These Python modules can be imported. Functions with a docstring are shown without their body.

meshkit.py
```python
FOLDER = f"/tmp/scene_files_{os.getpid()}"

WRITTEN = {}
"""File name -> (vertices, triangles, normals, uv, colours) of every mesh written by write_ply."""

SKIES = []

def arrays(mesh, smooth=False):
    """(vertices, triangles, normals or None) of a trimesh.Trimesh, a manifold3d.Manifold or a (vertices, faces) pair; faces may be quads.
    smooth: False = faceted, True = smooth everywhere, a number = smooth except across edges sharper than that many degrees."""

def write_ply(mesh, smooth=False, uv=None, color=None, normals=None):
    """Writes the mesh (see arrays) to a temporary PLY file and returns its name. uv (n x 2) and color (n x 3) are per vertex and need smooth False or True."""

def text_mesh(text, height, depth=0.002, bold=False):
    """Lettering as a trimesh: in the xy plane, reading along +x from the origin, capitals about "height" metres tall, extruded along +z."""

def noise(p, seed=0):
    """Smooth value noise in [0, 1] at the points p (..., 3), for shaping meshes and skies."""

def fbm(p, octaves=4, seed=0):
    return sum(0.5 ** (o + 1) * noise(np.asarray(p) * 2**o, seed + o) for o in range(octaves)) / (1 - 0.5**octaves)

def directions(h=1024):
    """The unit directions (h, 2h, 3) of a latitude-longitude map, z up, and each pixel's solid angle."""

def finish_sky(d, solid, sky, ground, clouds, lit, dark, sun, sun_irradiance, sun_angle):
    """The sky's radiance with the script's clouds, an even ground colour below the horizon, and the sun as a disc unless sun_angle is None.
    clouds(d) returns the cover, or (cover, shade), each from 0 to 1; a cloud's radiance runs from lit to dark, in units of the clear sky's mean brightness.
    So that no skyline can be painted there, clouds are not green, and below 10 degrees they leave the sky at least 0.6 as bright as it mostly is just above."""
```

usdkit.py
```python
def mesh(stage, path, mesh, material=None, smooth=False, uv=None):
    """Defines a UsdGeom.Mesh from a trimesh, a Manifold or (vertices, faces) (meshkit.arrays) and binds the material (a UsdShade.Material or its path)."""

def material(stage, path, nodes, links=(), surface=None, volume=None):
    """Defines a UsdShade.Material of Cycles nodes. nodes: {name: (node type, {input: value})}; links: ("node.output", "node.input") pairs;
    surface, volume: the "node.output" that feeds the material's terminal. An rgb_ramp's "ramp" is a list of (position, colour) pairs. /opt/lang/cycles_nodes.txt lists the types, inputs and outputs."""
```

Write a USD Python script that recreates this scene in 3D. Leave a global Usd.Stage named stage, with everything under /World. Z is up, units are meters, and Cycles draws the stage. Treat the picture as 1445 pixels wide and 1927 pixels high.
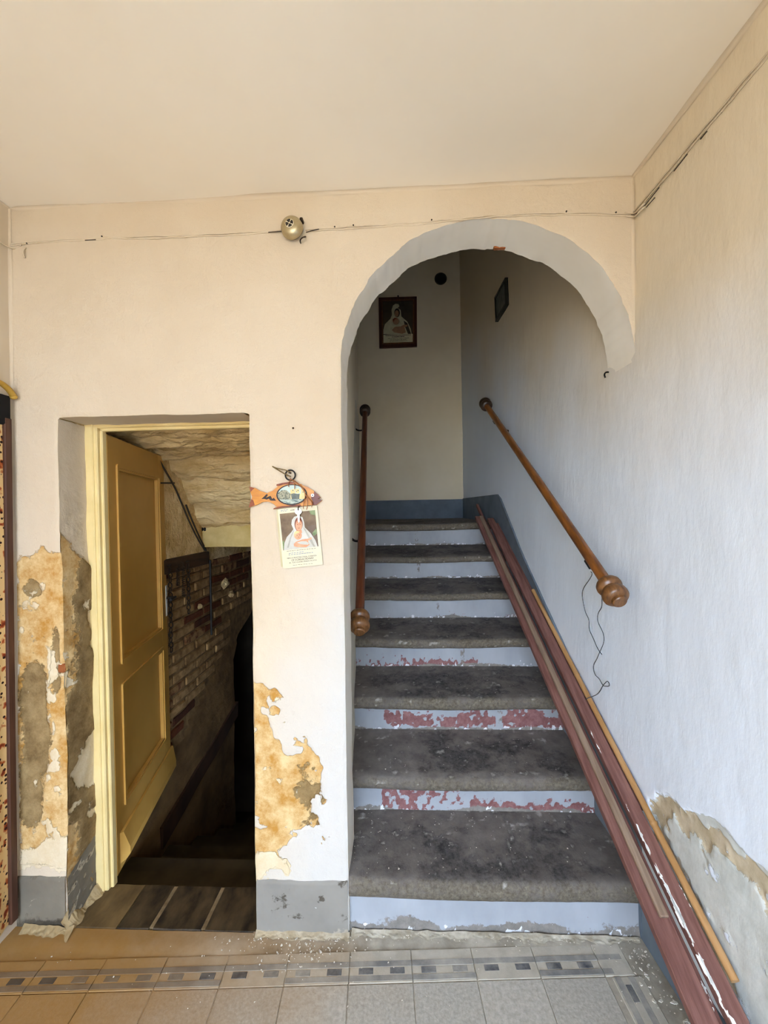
import math, random
import numpy as np
import trimesh, shapely
import shapely.geometry as sg
from scipy.spatial import Delaunay
import meshkit, usdkit
from meshkit import fbm, noise
from pxr import Usd, UsdGeom, UsdLux, UsdShade, Gf, Sdf, Vt

rng = np.random.default_rng(7)
stage = Usd.Stage.CreateInMemory()
UsdGeom.SetStageUpAxis(stage, 'Z')
UsdGeom.SetStageMetersPerUnit(stage, 1.0)
UsdGeom.Xform.Define(stage, '/World')
UsdGeom.Scope.Define(stage, '/World/Looks')

# ------------------------------------------------------------------ camera
FPX, CXP, CYP = 790.0, 722.5, 963.5            # focal length and centre in pixels of the 1445 x 1927 picture
EYE = np.array([0.0, 0.0, 1.38])
def _rot(yaw, pitch, roll):
    y, p, r = np.radians([yaw, pitch, roll])
    Rz = np.array([[np.cos(y), -np.sin(y), 0], [np.sin(y), np.cos(y), 0], [0, 0, 1]])
    Rx = np.array([[1, 0, 0], [0, np.cos(p), -np.sin(p)], [0, np.sin(p), np.cos(p)]])
    Ry = np.array([[np.cos(r), 0, np.sin(r)], [0, 1, 0], [-np.sin(r), 0, np.cos(r)]])
    return Rz @ Rx @ Ry
ROT = _rot(2.51, 0.208, 0.929)
cam = UsdGeom.Camera.Define(stage, '/World/camera')
cam.CreateHorizontalApertureAttr(24.0)
cam.CreateFocalLengthAttr(24.0 * FPX / 1445)
cam.CreateClippingRangeAttr((0.02, 200.0))
_r, _u, _b = ROT @ [1, 0, 0], ROT @ [0, 0, 1], -(ROT @ [0, 1, 0])
cam.AddTransformOp().Set(Gf.Matrix4d(*_r, 0, *_u, 0, *_b, 0, *EYE, 1))
EXPOSURE = 0.5
cam.CreateExposureAttr(EXPOSURE)

# ------------------------------------------------------------------ light: sky, sun on the street outside the open entrance
sky = UsdLux.DomeLight.Define(stage, '/World/sky')
sky.CreateColorAttr((0.59, 0.745, 1.0))
sky.CreateIntensityAttr(3.9)
sun = UsdLux.DistantLight.Define(stage, '/World/sun')
sun.CreateColorAttr((1.0, 0.84, 0.70))
sun.CreateIntensityAttr(9.0)
sun.CreateAngleAttr(0.6)
sun.AddRotateXYZOp().Set(Gf.Vec3f(-42, 0, 20))     # shines from behind the house on to the street and the added low wall across it

# ------------------------------------------------------------------ helpers
def lin(c):
    c = np.asarray(c, float) / 255.0
    return tuple(np.where(c <= 0.04045, c / 12.92, ((c + 0.055) / 1.055) ** 2.4))

_used = {}
def _unique(parent, name):
    k = (parent, name)
    n = _used.get(k, 0)
    _used[k] = n + 1
    return f'{parent}/{name}' + (f'_{n:03d}' if n else '')

def tag(p, label=None, cat=None, group=None, kind=None):
    for k, v in (('label', label), ('category', cat), ('group', group), ('kind', kind)):
        if v:
            p.SetCustomDataByKey(k, v)
    return p

def thing(name, label=None, cat=None, group=None, kind=None, loc=(0, 0, 0)):
    x = UsdGeom.Xform.Define(stage, _unique('/World', name))
    if any(loc):
        x.AddTranslateOp().Set(Gf.Vec3d(*map(float, loc)))
    return tag(x.GetPrim(), label, cat, group, kind)

def obj(name, mesh, material, parent=None, smooth=False, wear=None, tone=None, label=None, cat=None, group=None, kind=None):
    """One Mesh prim. wear: per-vertex colour read by the materials (amounts of wear, not light)."""
    path = _unique(str(parent.GetPath()) if parent else '/World', name)
    off = np.zeros(3)
    if parent:
        t = parent.GetAttribute('xformOp:translate')
        q = parent
        while q and str(q.GetPath()) != '/World':
            t = q.GetAttribute('xformOp:translate')
            if t and t.Get() is not None:
                off += np.array(t.Get())
            q = q.GetParent()
    v, f, n = meshkit.arrays(mesh, smooth)
    m = UsdGeom.Mesh.Define(stage, path)
    m.CreatePointsAttr(Vt.Vec3fArray.FromNumpy((v - off).astype(np.float32)))
    m.CreateFaceVertexCountsAttr(Vt.IntArray.FromNumpy(np.full(len(f), 3, np.int32)))
    m.CreateFaceVertexIndicesAttr(Vt.IntArray.FromNumpy(f.astype(np.int32).ravel()))
    m.CreateSubdivisionSchemeAttr('none')
    if n is not None:
        m.CreateNormalsAttr(Vt.Vec3fArray.FromNumpy(n.astype(np.float32)))
        m.SetNormalsInterpolation('vertex')
    if wear is not None:
        UsdGeom.PrimvarsAPI(m).CreatePrimvar('wear', Sdf.ValueTypeNames.Color3fArray, 'vertex').Set(Vt.Vec3fArray.FromNumpy(np.asarray(wear, np.float32)))
    if tone is not None:
        UsdGeom.PrimvarsAPI(m).CreatePrimvar('tone', Sdf.ValueTypeNames.FloatArray, 'vertex').Set(Vt.FloatArray.FromNumpy(np.asarray(tone, np.float32)))
    UsdShade.MaterialBindingAPI.Apply(m.GetPrim()).Bind(M[material])
    return tag(m.GetPrim(), label, cat, group, kind)

cat_ = trimesh.util.concatenate

def cbox(x0, x1, y0, y1, z0, z1, c=0.003):
    """Box with chamfered edges."""
    lo, hi = np.array([x0, y0, z0], float), np.array([x1, y1, z1], float)
    c = min(c, 0.49 * (hi - lo).min())
    P = []
    for s in np.ndindex(2, 2, 2):
        k = np.where(np.array(s) == 1, hi, lo)
        d = np.where(np.array(s) == 1, -1, 1) * c
        for a in range(3):
            q = k + d
            q[a] = k[a]
            P.append(q)
    return trimesh.convex.convex_hull(np.array(P))

def frame_box(o, ax, L, c=0.003):
    """Chamfered box: o corner point, ax three axes (rows), L = ((a0,a1),(b0,b1),(c0,c1))."""
    m = cbox(*L[0], *L[1], *L[2], c=c)
    v = np.array(m.vertices) @ np.array(ax, float) + np.asarray(o, float)
    f = np.array(m.faces)
    if np.linalg.det(np.array(ax, float)) < 0:
        f = f[:, ::-1]
    return trimesh.Trimesh(v, f, process=False)

def grid(fn, nu, nv):
    """Surface from fn(u, v) -> points, u and v in 0..1."""
    u, v = np.meshgrid(np.linspace(0, 1, nu), np.linspace(0, 1, nv), indexing='ij')
    P = fn(u.ravel(), v.ravel())
    i, j = np.meshgrid(np.arange(nu - 1), np.arange(nv - 1), indexing='ij')
    a = (i * nv + j).ravel()
    F = np.vstack([np.stack([a, a + nv, a + nv + 1], 1), np.stack([a, a + nv + 1, a + 1], 1)])
    return trimesh.Trimesh(P, F, process=False)

def flip(m):
    return trimesh.Trimesh(np.array(m.vertices), np.array(m.faces)[:, ::-1], process=False)

def tube(points, r, sides=8, cap=True):
    p = np.asarray(points, float)
    r = np.broadcast_to(r, (len(p),))
    t = np.gradient(p, axis=0)
    t /= np.linalg.norm(t, axis=1, keepdims=True) + 1e-12
    a = np.zeros_like(p)
    ref = np.array([0, 0, 1.0]) if abs(t[0, 2]) < 0.9 else np.array([1.0, 0, 0])
    for i in range(len(p)):
        q = ref - t[i] * (ref @ t[i])
        a[i] = q / (np.linalg.norm(q) + 1e-12)
        ref = a[i]
    b = np.cross(t, a)
    ang = np.arange(sides) * 2 * np.pi / sides
    V = p[:, None] + r[:, None, None] * (np.cos(ang)[None, :, None] * a[:, None] + np.sin(ang)[None, :, None] * b[:, None])
    i, j = np.meshgrid(np.arange(len(p) - 1), np.arange(sides), indexing='ij')
    q = np.stack([i * sides + j, (i + 1) * sides + j, (i + 1) * sides + (j + 1) % sides, i * sides + (j + 1) % sides], -1).reshape(-1, 4)[:, ::-1]
    F = [q[:, [0, 1, 2]], q[:, [0, 2, 3]]]
    V = V.reshape(-1, 3)
    if cap:
        n = len(V)
        V = np.vstack([V, p[0], p[-1]])
        k = np.arange(sides)
        F.append(np.stack([np.full(sides, n), (k + 1) % sides, k], 1))
        o = (len(p) - 1) * sides
        F.append(np.stack([np.full(sides, n + 1), o + k, o + (k + 1) % sides], 1))
    return trimesh.Trimesh(V, np.vstack(F), process=False)

def spline(points, n=40):
    from scipy.interpolate import CubicSpline
    p = np.asarray(points, float)
    d = np.r_[0, np.cumsum(np.linalg.norm(np.diff(p, axis=0), axis=1))]
    return CubicSpline(d, p)(np.linspace(0, d[-1], n))

def lathe(profile, A, B, sections=28):
    """profile: (radius, distance along A->B) pairs."""
    A, B = np.asarray(A, float), np.asarray(B, float)
    d = (B - A) / np.linalg.norm(B - A)
    ref = np.array([0, 0, 1.0]) if abs(d[2]) < 0.9 else np.array([1.0, 0, 0])
    a = np.cross(ref, d); a /= np.linalg.norm(a)
    b = np.cross(d, a)
    ang = np.arange(sections) * 2 * np.pi / sections
    pr = np.array(profile, float)
    V = A + pr[:, 1][:, None, None] * d + pr[:, 0][:, None, None] * (np.cos(ang)[None, :, None] * a + np.sin(ang)[None, :, None] * b)
    i, j = np.meshgrid(np.arange(len(pr) - 1), np.arange(sections), indexing='ij')
    q = np.stack([i * sections + j, i * sections + (j + 1) % sections, (i + 1) * sections + (j + 1) % sections, (i + 1) * sections + j], -1).reshape(-1, 4)
    return trimesh.Trimesh(V.reshape(-1, 3), np.vstack([q[:, [0, 1, 2]], q[:, [0, 2, 3]]]), process=False)

def prism(poly, depth):
    """Extrude a shapely polygon along +z."""
    return cat_([trimesh.creation.extrude_polygon(g, depth, engine='earcut') for g in getattr(poly, 'geoms', [poly])])

def place(mesh, o, ax):
    ax = np.array(ax, float)
    v = np.array(mesh.vertices) @ ax + np.asarray(o, float)
    f = np.array(mesh.faces)
    return trimesh.Trimesh(v, f[:, ::-1] if np.linalg.det(ax) < 0 else f, process=False)

def sdist(poly, x, y):
    """Signed distance to a polygon's outline, positive inside."""
    p = shapely.points(x, y)
    shapely.prepare(poly)
    d = shapely.distance(poly.boundary, p)
    return np.where(shapely.contains(poly, p), d, -d)

def ray(px, py):
    return ROT @ np.array([(px - CXP) / FPX, 1, -(py - CYP) / FPX])
def on(px, py, p0, n):
    """Where the sight line through a picture point meets a plane of the room."""
    n = np.asarray(n, float); r = ray(px, py)
    return EYE + r * (n @ (np.asarray(p0, float) - EYE)) / (n @ r)

# ------------------------------------------------------------------ the room's measures
D = 1.377                      # far wall
TW = 0.16                      # its thickness at the arch
ZC = 2.445                     # ceiling
XLW = -1.33                    # left wall
SK, XR0 = -0.06, 0.755         # right wall: x = XR(y)
SL, XS0 = -0.08, -0.196        # left wall of the stairs
YB, YF = 4.09, -1.6            # back of the stairs, entrance wall
ZT = 4.4                       # ceiling over the stairs
def XR(y): return XR0 + SK * (np.asarray(y, float) - D)
def XS(y): return XS0 + SL * (np.asarray(y, float) - D)
def far(px, py, off=0.0): return on(px, py, (0, D - off, 0), (0, 1, 0))
def right(px, py, off=0.0): return on(px, py, (XR0 - off, D, 0), (1, -SK, 0))
def depth(px, py, y): return on(px, py, (0, y, 0), (0, 1, 0))

# ------------------------------------------------------------------ materials
M = {}
def mat(name, nodes, links, surface='p.BSDF'):
    M[name] = usdkit.material(stage, '/World/Looks/' + name, nodes, links, surface=surface)

def plain(name, c, rough=0.6, c2=None, scale=12.0, stretch=(1, 1, 1), bump=0.0, bscale=60.0, metallic=0.0, spec=0.4, detail=5.0, lo=0.35, hi=0.65, dist=0.002, stain_and_light=None):
    nodes = {'g': ('geometry', {}), 'mp': ('mapping', {'scale': stretch}),
             'n': ('noise_texture', {'scale': scale, 'detail': detail, 'roughness': 0.6}),
             'r': ('rgb_ramp', {'ramp': [(lo, lin(c)), (hi, lin(c2 or c))]}),
             'p': ('principled_bsdf', {'roughness': rough, 'metallic': metallic, 'specular_ior_level': spec})}
    links = [('g.position', 'mp.vector'), ('mp.vector', 'n.vector'), ('n.fac', 'r.fac'), ('r.color', 'p.base_color')]
    if stain_and_light:                                  # trodden earth and warm light, both put into the colour on the left
        nodes.update({'xyz': ('separate_xyz', {}), 'sn': ('noise_texture', {'scale': 3.5, 'detail': 6.0}), 'sm': ('math', {'math_type': 'multiply_add', 'value2': 0.9}),
                      'mr': ('map_range', {'from_min': 0.42, 'from_max': -0.50, 'clamp': True, 'to_max': 0.85}), 'mx': ('mix', {'mix_type': 'mix', 'color2': lin(stain_and_light)})})
        links.remove(('r.color', 'p.base_color'))
        links += [('g.position', 'xyz.vector'), ('g.position', 'sn.vector'), ('sn.fac', 'sm.value1'), ('xyz.x', 'sm.value3'), ('sm.value', 'mr.value'), ('mr.result', 'mx.fac'), ('r.color', 'mx.color1'), ('mx.color', 'p.base_color')]
    if bump:
        nodes['bn'] = ('noise_texture', {'scale': bscale, 'detail': 4.0})
        nodes['b'] = ('bump', {'strength': bump, 'distance': dist})
        links += [('mp.vector', 'bn.vector'), ('bn.fac', 'b.height'), ('b.normal', 'p.normal')]
    mat(name, nodes, links)

def layered(name, base, base2, layers, rough=0.85, scale=2.5, bump=0.35, bscale=38.0, fine=70.0, stretch=(1, 1, 1), spec=0.25, dist=0.004, tone=None, soft=0.06):
    """Paint with layers laid bare by the mesh's wear attribute: layers = [(channel, colour, colour2, noise scale)]."""
    nodes = {'g': ('geometry', {}), 'mp': ('mapping', {'scale': stretch}),
             'n': ('noise_texture', {'scale': scale, 'detail': 6.0, 'roughness': 0.6}),
             'r': ('rgb_ramp', {'ramp': [(0.3, lin(base)), (0.7, lin(base2))]}),
             'f': ('noise_texture', {'scale': fine, 'detail': 6.0, 'roughness': 0.65}),
             'fs': ('math', {'math_type': 'multiply_add', 'value2': 0.7, 'value3': -0.35}),
             'a': ('attribute', {'attribute': 'wear'}), 's': ('separate_color', {}),
             'bn': ('noise_texture', {'scale': bscale, 'detail': 5.0, 'roughness': 0.6}),
             'bw': ('noise_texture', {'scale': 7.0, 'detail': 3.0}),
             'ba': ('math', {'math_type': 'multiply_add', 'value2': 2.0}),
             'b': ('bump', {'strength': bump, 'distance': dist}),
             'p': ('principled_bsdf', {'roughness': rough, 'specular_ior_level': spec})}
    links = [('g.position', 'mp.vector'), ('mp.vector', 'n.vector'), ('n.fac', 'r.fac'), ('g.position', 'f.vector'), ('f.fac', 'fs.value1'),
             ('a.color', 's.color'), ('mp.vector', 'bn.vector'), ('mp.vector', 'bw.vector'), ('bw.fac', 'ba.value1'), ('bn.fac', 'ba.value3'), ('b.normal', 'p.normal')]
    last, hlast = 'r.color', 'ba.value'
    if tone:                                   # a second colour, putting light into the paint, where the mesh's tone attribute says
        nodes.update({'ta': ('attribute', {'attribute': 'tone'}), 'tm': ('mix', {'mix_type': 'mix', 'color2': lin(tone)})})
        links += [('ta.fac', 'tm.fac'), ('r.color', 'tm.color1')]
        last = 'tm.color'
    for i, (ch, c1, c2, sc) in enumerate(layers):
        k = f'l{i}'
        nodes.update({k + 'n': ('noise_texture', {'scale': sc, 'detail': 9.0, 'roughness': 0.74}),
                      k + 'r': ('rgb_ramp', {'ramp': [(0.36, lin(c1)), (0.64, lin(c2))]}),
                      k + 'a': ('math', {'math_type': 'add'}),
                      k + 'm': ('map_range', {'range_type': 'smoothstep', 'from_min': 0.5 - soft, 'from_max': 0.5 + soft, 'clamp': True}),
                      k + 'x': ('mix', {'mix_type': 'mix'}),
                      k + 'h': ('math', {'math_type': 'multiply_add', 'value2': -0.8})})
        links += [('g.position', k + 'n.vector'), (k + 'n.fac', k + 'r.fac'), (f's.{ch}', k + 'a.value1'), ('fs.value', k + 'a.value2'), (k + 'a.value', k + 'm.value'),
                  (k + 'm.result', k + 'x.fac'), (last, k + 'x.color1'), (k + 'r.color', k + 'x.color2'), (k + 'm.result', k + 'h.value1'), (hlast, k + 'h.value3')]
        last, hlast = k + 'x.color', k + 'h.value'
    links += [(last, 'p.base_color'), (hlast, 'b.height')]
    mat(name, nodes, links)

CREAM, CREAM2 = (206, 188, 161), (213, 197, 172)
plain('soffit_paint', (238, 229, 212), 0.88, (243, 236, 222), scale=4, bump=0.25, bscale=20, spec=0.2, dist=0.003)
plain('cream_paint', CREAM, 0.85, CREAM2, scale=2.5, bump=0.25, bscale=14, spec=0.2, dist=0.004)
plain('ceiling_paint', (243, 231, 210), 0.9, (247, 237, 219), scale=1.3, bump=0.15, bscale=10, spec=0.2, dist=0.004)
layered('wall_paint', CREAM, CREAM2, [('r', (180, 130, 56), (222, 194, 142), 15.0), ('g', (112, 88, 52), (164, 138, 94), 12.0), ('b', (212, 190, 150), (222, 206, 174), 12.0)], bump=0.8, tone=(204, 199, 190))
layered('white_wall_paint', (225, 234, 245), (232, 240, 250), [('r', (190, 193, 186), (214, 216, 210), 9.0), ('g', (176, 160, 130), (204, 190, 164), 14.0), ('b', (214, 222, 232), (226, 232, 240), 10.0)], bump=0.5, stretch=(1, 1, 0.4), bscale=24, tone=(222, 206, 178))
layered('stair_wall_paint', (228, 215, 186), (238, 227, 202), [('r', (110, 120, 128), (130, 138, 144), 9.0), ('g', (206, 198, 178), (218, 211, 192), 9.0), ('b', (214, 202, 156), (226, 216, 176), 5.0)], bump=0.3)
layered('grey_skirting', (128, 124, 116), (148, 143, 134), [('r', (214, 208, 196), (232, 228, 220), 20.0), ('g', (78, 72, 62), (104, 97, 86), 10.0), ('b', (150, 140, 124), (170, 160, 144), 14.0)], scale=5.0, bump=0.2)
layered('dirty_skirting', (104, 97, 84), (128, 120, 104), [('r', (196, 182, 152), (214, 202, 176), 20.0), ('g', (62, 56, 46), (92, 84, 70), 10.0), ('b', (150, 140, 124), (170, 160, 144), 14.0)], scale=5.0, bump=0.3, soft=0.15)
plain('slate_skirting', (92, 104, 116), 0.7, (112, 124, 134), scale=6, bump=0.15, bscale=30)
layered('tread_stone', (92, 86, 82), (124, 117, 111), soft=0.28, layers=[('g', (46, 44, 44), (92, 88, 86), 40.0), ('r', (82, 75, 63), (122, 113, 97), 80.0), ('b', (150, 146, 138), (200, 196, 188), 50.0)], scale=14.0, bump=0.5, bscale=120, fine=90.0, rough=0.75, dist=0.002)
layered('riser_paint', (150, 154, 159), (168, 172, 177), [('r', (116, 74, 72), (144, 104, 102), 40.0), ('g', (112, 108, 102), (140, 134, 126), 30.0), ('b', (205, 208, 212), (225, 226, 228), 30.0)], scale=7.0, bump=0.2, fine=75.0, stretch=(1, 1, 0.6), dist=0.002, rough=0.6)
plain('door_paint', (204, 154, 70), 0.45, (212, 164, 82), scale=4, bump=0.1, bscale=25)
plain('frame_paint', (224, 198, 134), 0.45, (234, 210, 150), scale=6, bump=0.12, bscale=30)
plain('cement', (140, 132, 117), 0.85, (186, 177, 160), scale=11, bump=0.4, bscale=50, stain_and_light=(152, 106, 24))
plain('tile_field', (160, 154, 141), 0.75, (196, 190, 178), scale=80, bump=0.35, bscale=140, lo=0.28, hi=0.72, stain_and_light=(152, 106, 24))
plain('tile_field_worn', (154, 149, 137), 0.75, (190, 184, 172), scale=110, bump=0.35, bscale=140, lo=0.28, hi=0.72, stain_and_light=(152, 106, 24))
plain('tile_border', (172, 164, 148), 0.7, (192, 184, 168), scale=18, bump=0.25, bscale=90, stain_and_light=(152, 106, 24))
plain('inlay_band', (118, 116, 113), 0.7, (176, 170, 158), scale=9, bump=0.2, bscale=90, stain_and_light=(118, 90, 54))
plain('inlay_dark', (66, 68, 72), 0.65, (138, 135, 130), scale=22, bump=0.2, bscale=90, stain_and_light=(80, 62, 40))
plain('inlay_faded', (122, 120, 116), 0.65, (178, 172, 160), scale=22, bump=0.2, bscale=90, stain_and_light=(112, 86, 52))
plain('slate', (24, 19, 12), 0.6, (82, 66, 44), scale=16, stretch=(1, 0.5, 1), bump=0.5, bscale=45)
plain('slate_dusty', (66, 50, 28), 0.7, (120, 96, 58), scale=9, stretch=(1, 0.5, 1), bump=0.5, bscale=45)
plain('mortar', (112, 92, 62), 0.9, (146, 124, 90), scale=18, bump=0.4, bscale=60)
plain('cellar_plaster', (206, 170, 108), 0.95, (244, 216, 160), scale=7, stretch=(0.5, 1, 1), bump=1.0, bscale=34, dist=0.02)
plain('cellar_lintel', (190, 160, 84), 0.95, (224, 200, 136), scale=5, bump=0.3, bscale=22)
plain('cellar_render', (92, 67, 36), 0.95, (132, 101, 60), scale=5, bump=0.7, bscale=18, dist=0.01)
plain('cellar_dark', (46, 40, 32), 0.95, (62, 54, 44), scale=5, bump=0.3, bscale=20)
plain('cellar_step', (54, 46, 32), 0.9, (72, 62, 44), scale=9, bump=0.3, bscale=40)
plain('brick_mortar', (98, 74, 44), 0.95, (136, 106, 66), scale=18, bump=0.6, bscale=50)
plain('brick_red', (84, 40, 16), 0.9, (112, 58, 26), scale=22, bump=0.6, bscale=70)
plain('brick_dark_red', (62, 30, 12), 0.9, (84, 44, 20), scale=22, bump=0.6, bscale=70)
plain('brick_whitewashed', (122, 90, 52), 0.95, (178, 140, 90), scale=20, bump=0.7, bscale=60)
plain('brick_patchy', (100, 60, 32), 0.95, (150, 112, 70), scale=20, bump=0.7, bscale=60, lo=0.42, hi=0.55)
plain('brick_bare', (138, 76, 36), 0.9, (160, 94, 50), scale=22, bump=0.5)
plain('old_red_paint', (54, 32, 16), 0.9, (74, 46, 26), scale=8, bump=0.4)
plain('old_wood', (58, 40, 26), 0.7, (78, 56, 36), scale=8, stretch=(6, 0.6, 6), bump=0.3)
plain('iron', (46, 38, 32), 0.5, (72, 58, 46), scale=40, metallic=0.7)
plain('black_iron', (24, 22, 21), 0.5, (38, 34, 31), scale=40, metallic=0.4)
plain('rail_wood', (98, 56, 22), 0.28, (148, 92, 40), scale=7, stretch=(9, 1, 1), spec=0.6, bump=0.05)
plain('rail_wood_dark', (78, 38, 22), 0.28, (106, 56, 32), scale=7, stretch=(9, 1, 1), spec=0.6, bump=0.05)
plain('knob_in_shade', (40, 28, 20), 0.35, (58, 42, 30), scale=20, spec=0.5)  # upper knobs: the dark of the stairwell is put into the colour
plain('knob_wood', (82, 50, 24), 0.3, (128, 86, 46), scale=22, stretch=(5, 0.6, 2), spec=0.6)
plain('board_red', (104, 66, 58), 0.65, (134, 94, 84), scale=6, stretch=(12, 0.8, 1.5), bump=0.25, bscale=50)
plain('board_grey', (122, 100, 82), 0.7, (146, 124, 104), scale=7, stretch=(14, 0.7, 1.2), bump=0.3, bscale=50)
plain('pole_wood', (170, 126, 76), 0.5, (194, 152, 104), scale=6, stretch=(8, 0.6, 1))
plain('white_drip', (236, 234, 228), 0.7, (246, 245, 240), scale=30)
plain('wire_grey', (62, 72, 82), 0.5, (78, 88, 98), scale=20, metallic=0.3)
plain('cable_cream', (204, 186, 158), 0.8, (214, 198, 172), scale=20)
plain('cable_black', (52, 44, 36), 0.6, (70, 60, 48), scale=20)
plain('bell_metal', (176, 160, 122), 0.3, (198, 184, 150), scale=18, metallic=0.75)
plain('bell_dark', (34, 28, 22), 0.6)
plain('bell_light', (208, 196, 166), 0.5)
plain('fish_wood', (186, 112, 2), 0.35, (206, 136, 10), scale=10, stretch=(2, 1, 10), spec=0.5)
plain('fish_burnt', (98, 42, 14), 0.45, (140, 66, 20), scale=25)
plain('fish_head', (92, 46, 36), 0.4, (112, 58, 42), scale=25)
plain('fish_black', (42, 26, 16), 0.5)
plain('white_paint', (244, 242, 232), 0.5)
plain('sea_sky', (176, 192, 180), 0.35, (196, 208, 192), scale=20)
plain('sea_water', (92, 112, 104), 0.35, (176, 182, 162), scale=120, stretch=(1, 1, 3), lo=0.42, hi=0.58)
plain('sea_hill', (74, 80, 60), 0.4, (160, 154, 124), scale=180, lo=0.42, hi=0.58)
plain('sea_house', (212, 186, 118), 0.4, (228, 206, 144), scale=50)
plain('sea_dark', (74, 82, 74), 0.4, (104, 108, 92), scale=70)
plain('paper', (214, 204, 172), 0.7, (222, 213, 184), scale=9)
plain('paper_edge', (194, 180, 138), 0.7, (206, 194, 156), scale=9)
plain('print_ground', (98, 76, 50), 0.5, (142, 118, 86), scale=12)
plain('print_veil', (188, 184, 170), 0.5, (204, 201, 190), scale=24)
plain('print_veil_shade', (152, 148, 134), 0.5, (188, 184, 170), scale=24)
plain('print_skin', (204, 142, 102), 0.5, (220, 166, 128), scale=40)
plain('print_hair', (128, 68, 42), 0.5)
plain('print_leaf', (92, 112, 66), 0.5, (140, 152, 104), scale=60)
plain('print_dark', (92, 74, 58), 0.5, (110, 90, 70), scale=30)
plain('ink', (62, 58, 54), 0.6)
plain('ink_blue', (134, 142, 156), 0.6)
plain('ink_faint', (132, 124, 108), 0.6)
plain('key_metal', (206, 204, 192), 0.25, metallic=0.8)
plain('leather', (132, 78, 40), 0.6, (160, 100, 56), scale=30)
plain('twine', (112, 92, 56), 0.7)
plain('picture_frame', (58, 26, 18), 0.35, (78, 38, 24), scale=20, stretch=(2, 2, 0.5), spec=0.5)
plain('old_print_ground', (52, 46, 38), 0.5, (74, 66, 54), scale=12)
plain('old_veil', (186, 182, 152), 0.5, (204, 200, 172), scale=24)
plain('old_skin', (150, 116, 88), 0.5, (170, 134, 104), scale=40)
plain('old_paper', (206, 200, 168), 0.6, (218, 212, 182), scale=10)
plain('plaque_dark', (54, 62, 56), 0.35, (88, 98, 90), scale=28, lo=0.4, hi=0.6)
plain('plaque_edge', (34, 36, 32), 0.5)
plain('hole_black', (12, 11, 10), 0.95)
plain('hole_rim', (64, 58, 48), 0.9)
plain('curtain_brown', (66, 40, 28), 0.6, (86, 54, 38), scale=10, stretch=(6, 6, 0.5), bump=0.1)
plain('brass', (176, 138, 52), 0.4, (198, 160, 74), scale=20, metallic=0.4)
plain('flake', (206, 198, 182), 0.9, (228, 222, 208), scale=40)
plain('rubble', (148, 138, 118), 0.95, (192, 184, 166), scale=22, bump=0.6, stain_and_light=(164, 138, 92))
plain('street', (190, 168, 144), 0.9, (204, 182, 158), scale=1.5)
plain('bounce_paint', (222, 196, 150), 0.9, (232, 208, 166), scale=0.6)
plain('porcelain', (206, 194, 160), 0.4, (222, 212, 182), scale=20)
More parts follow.
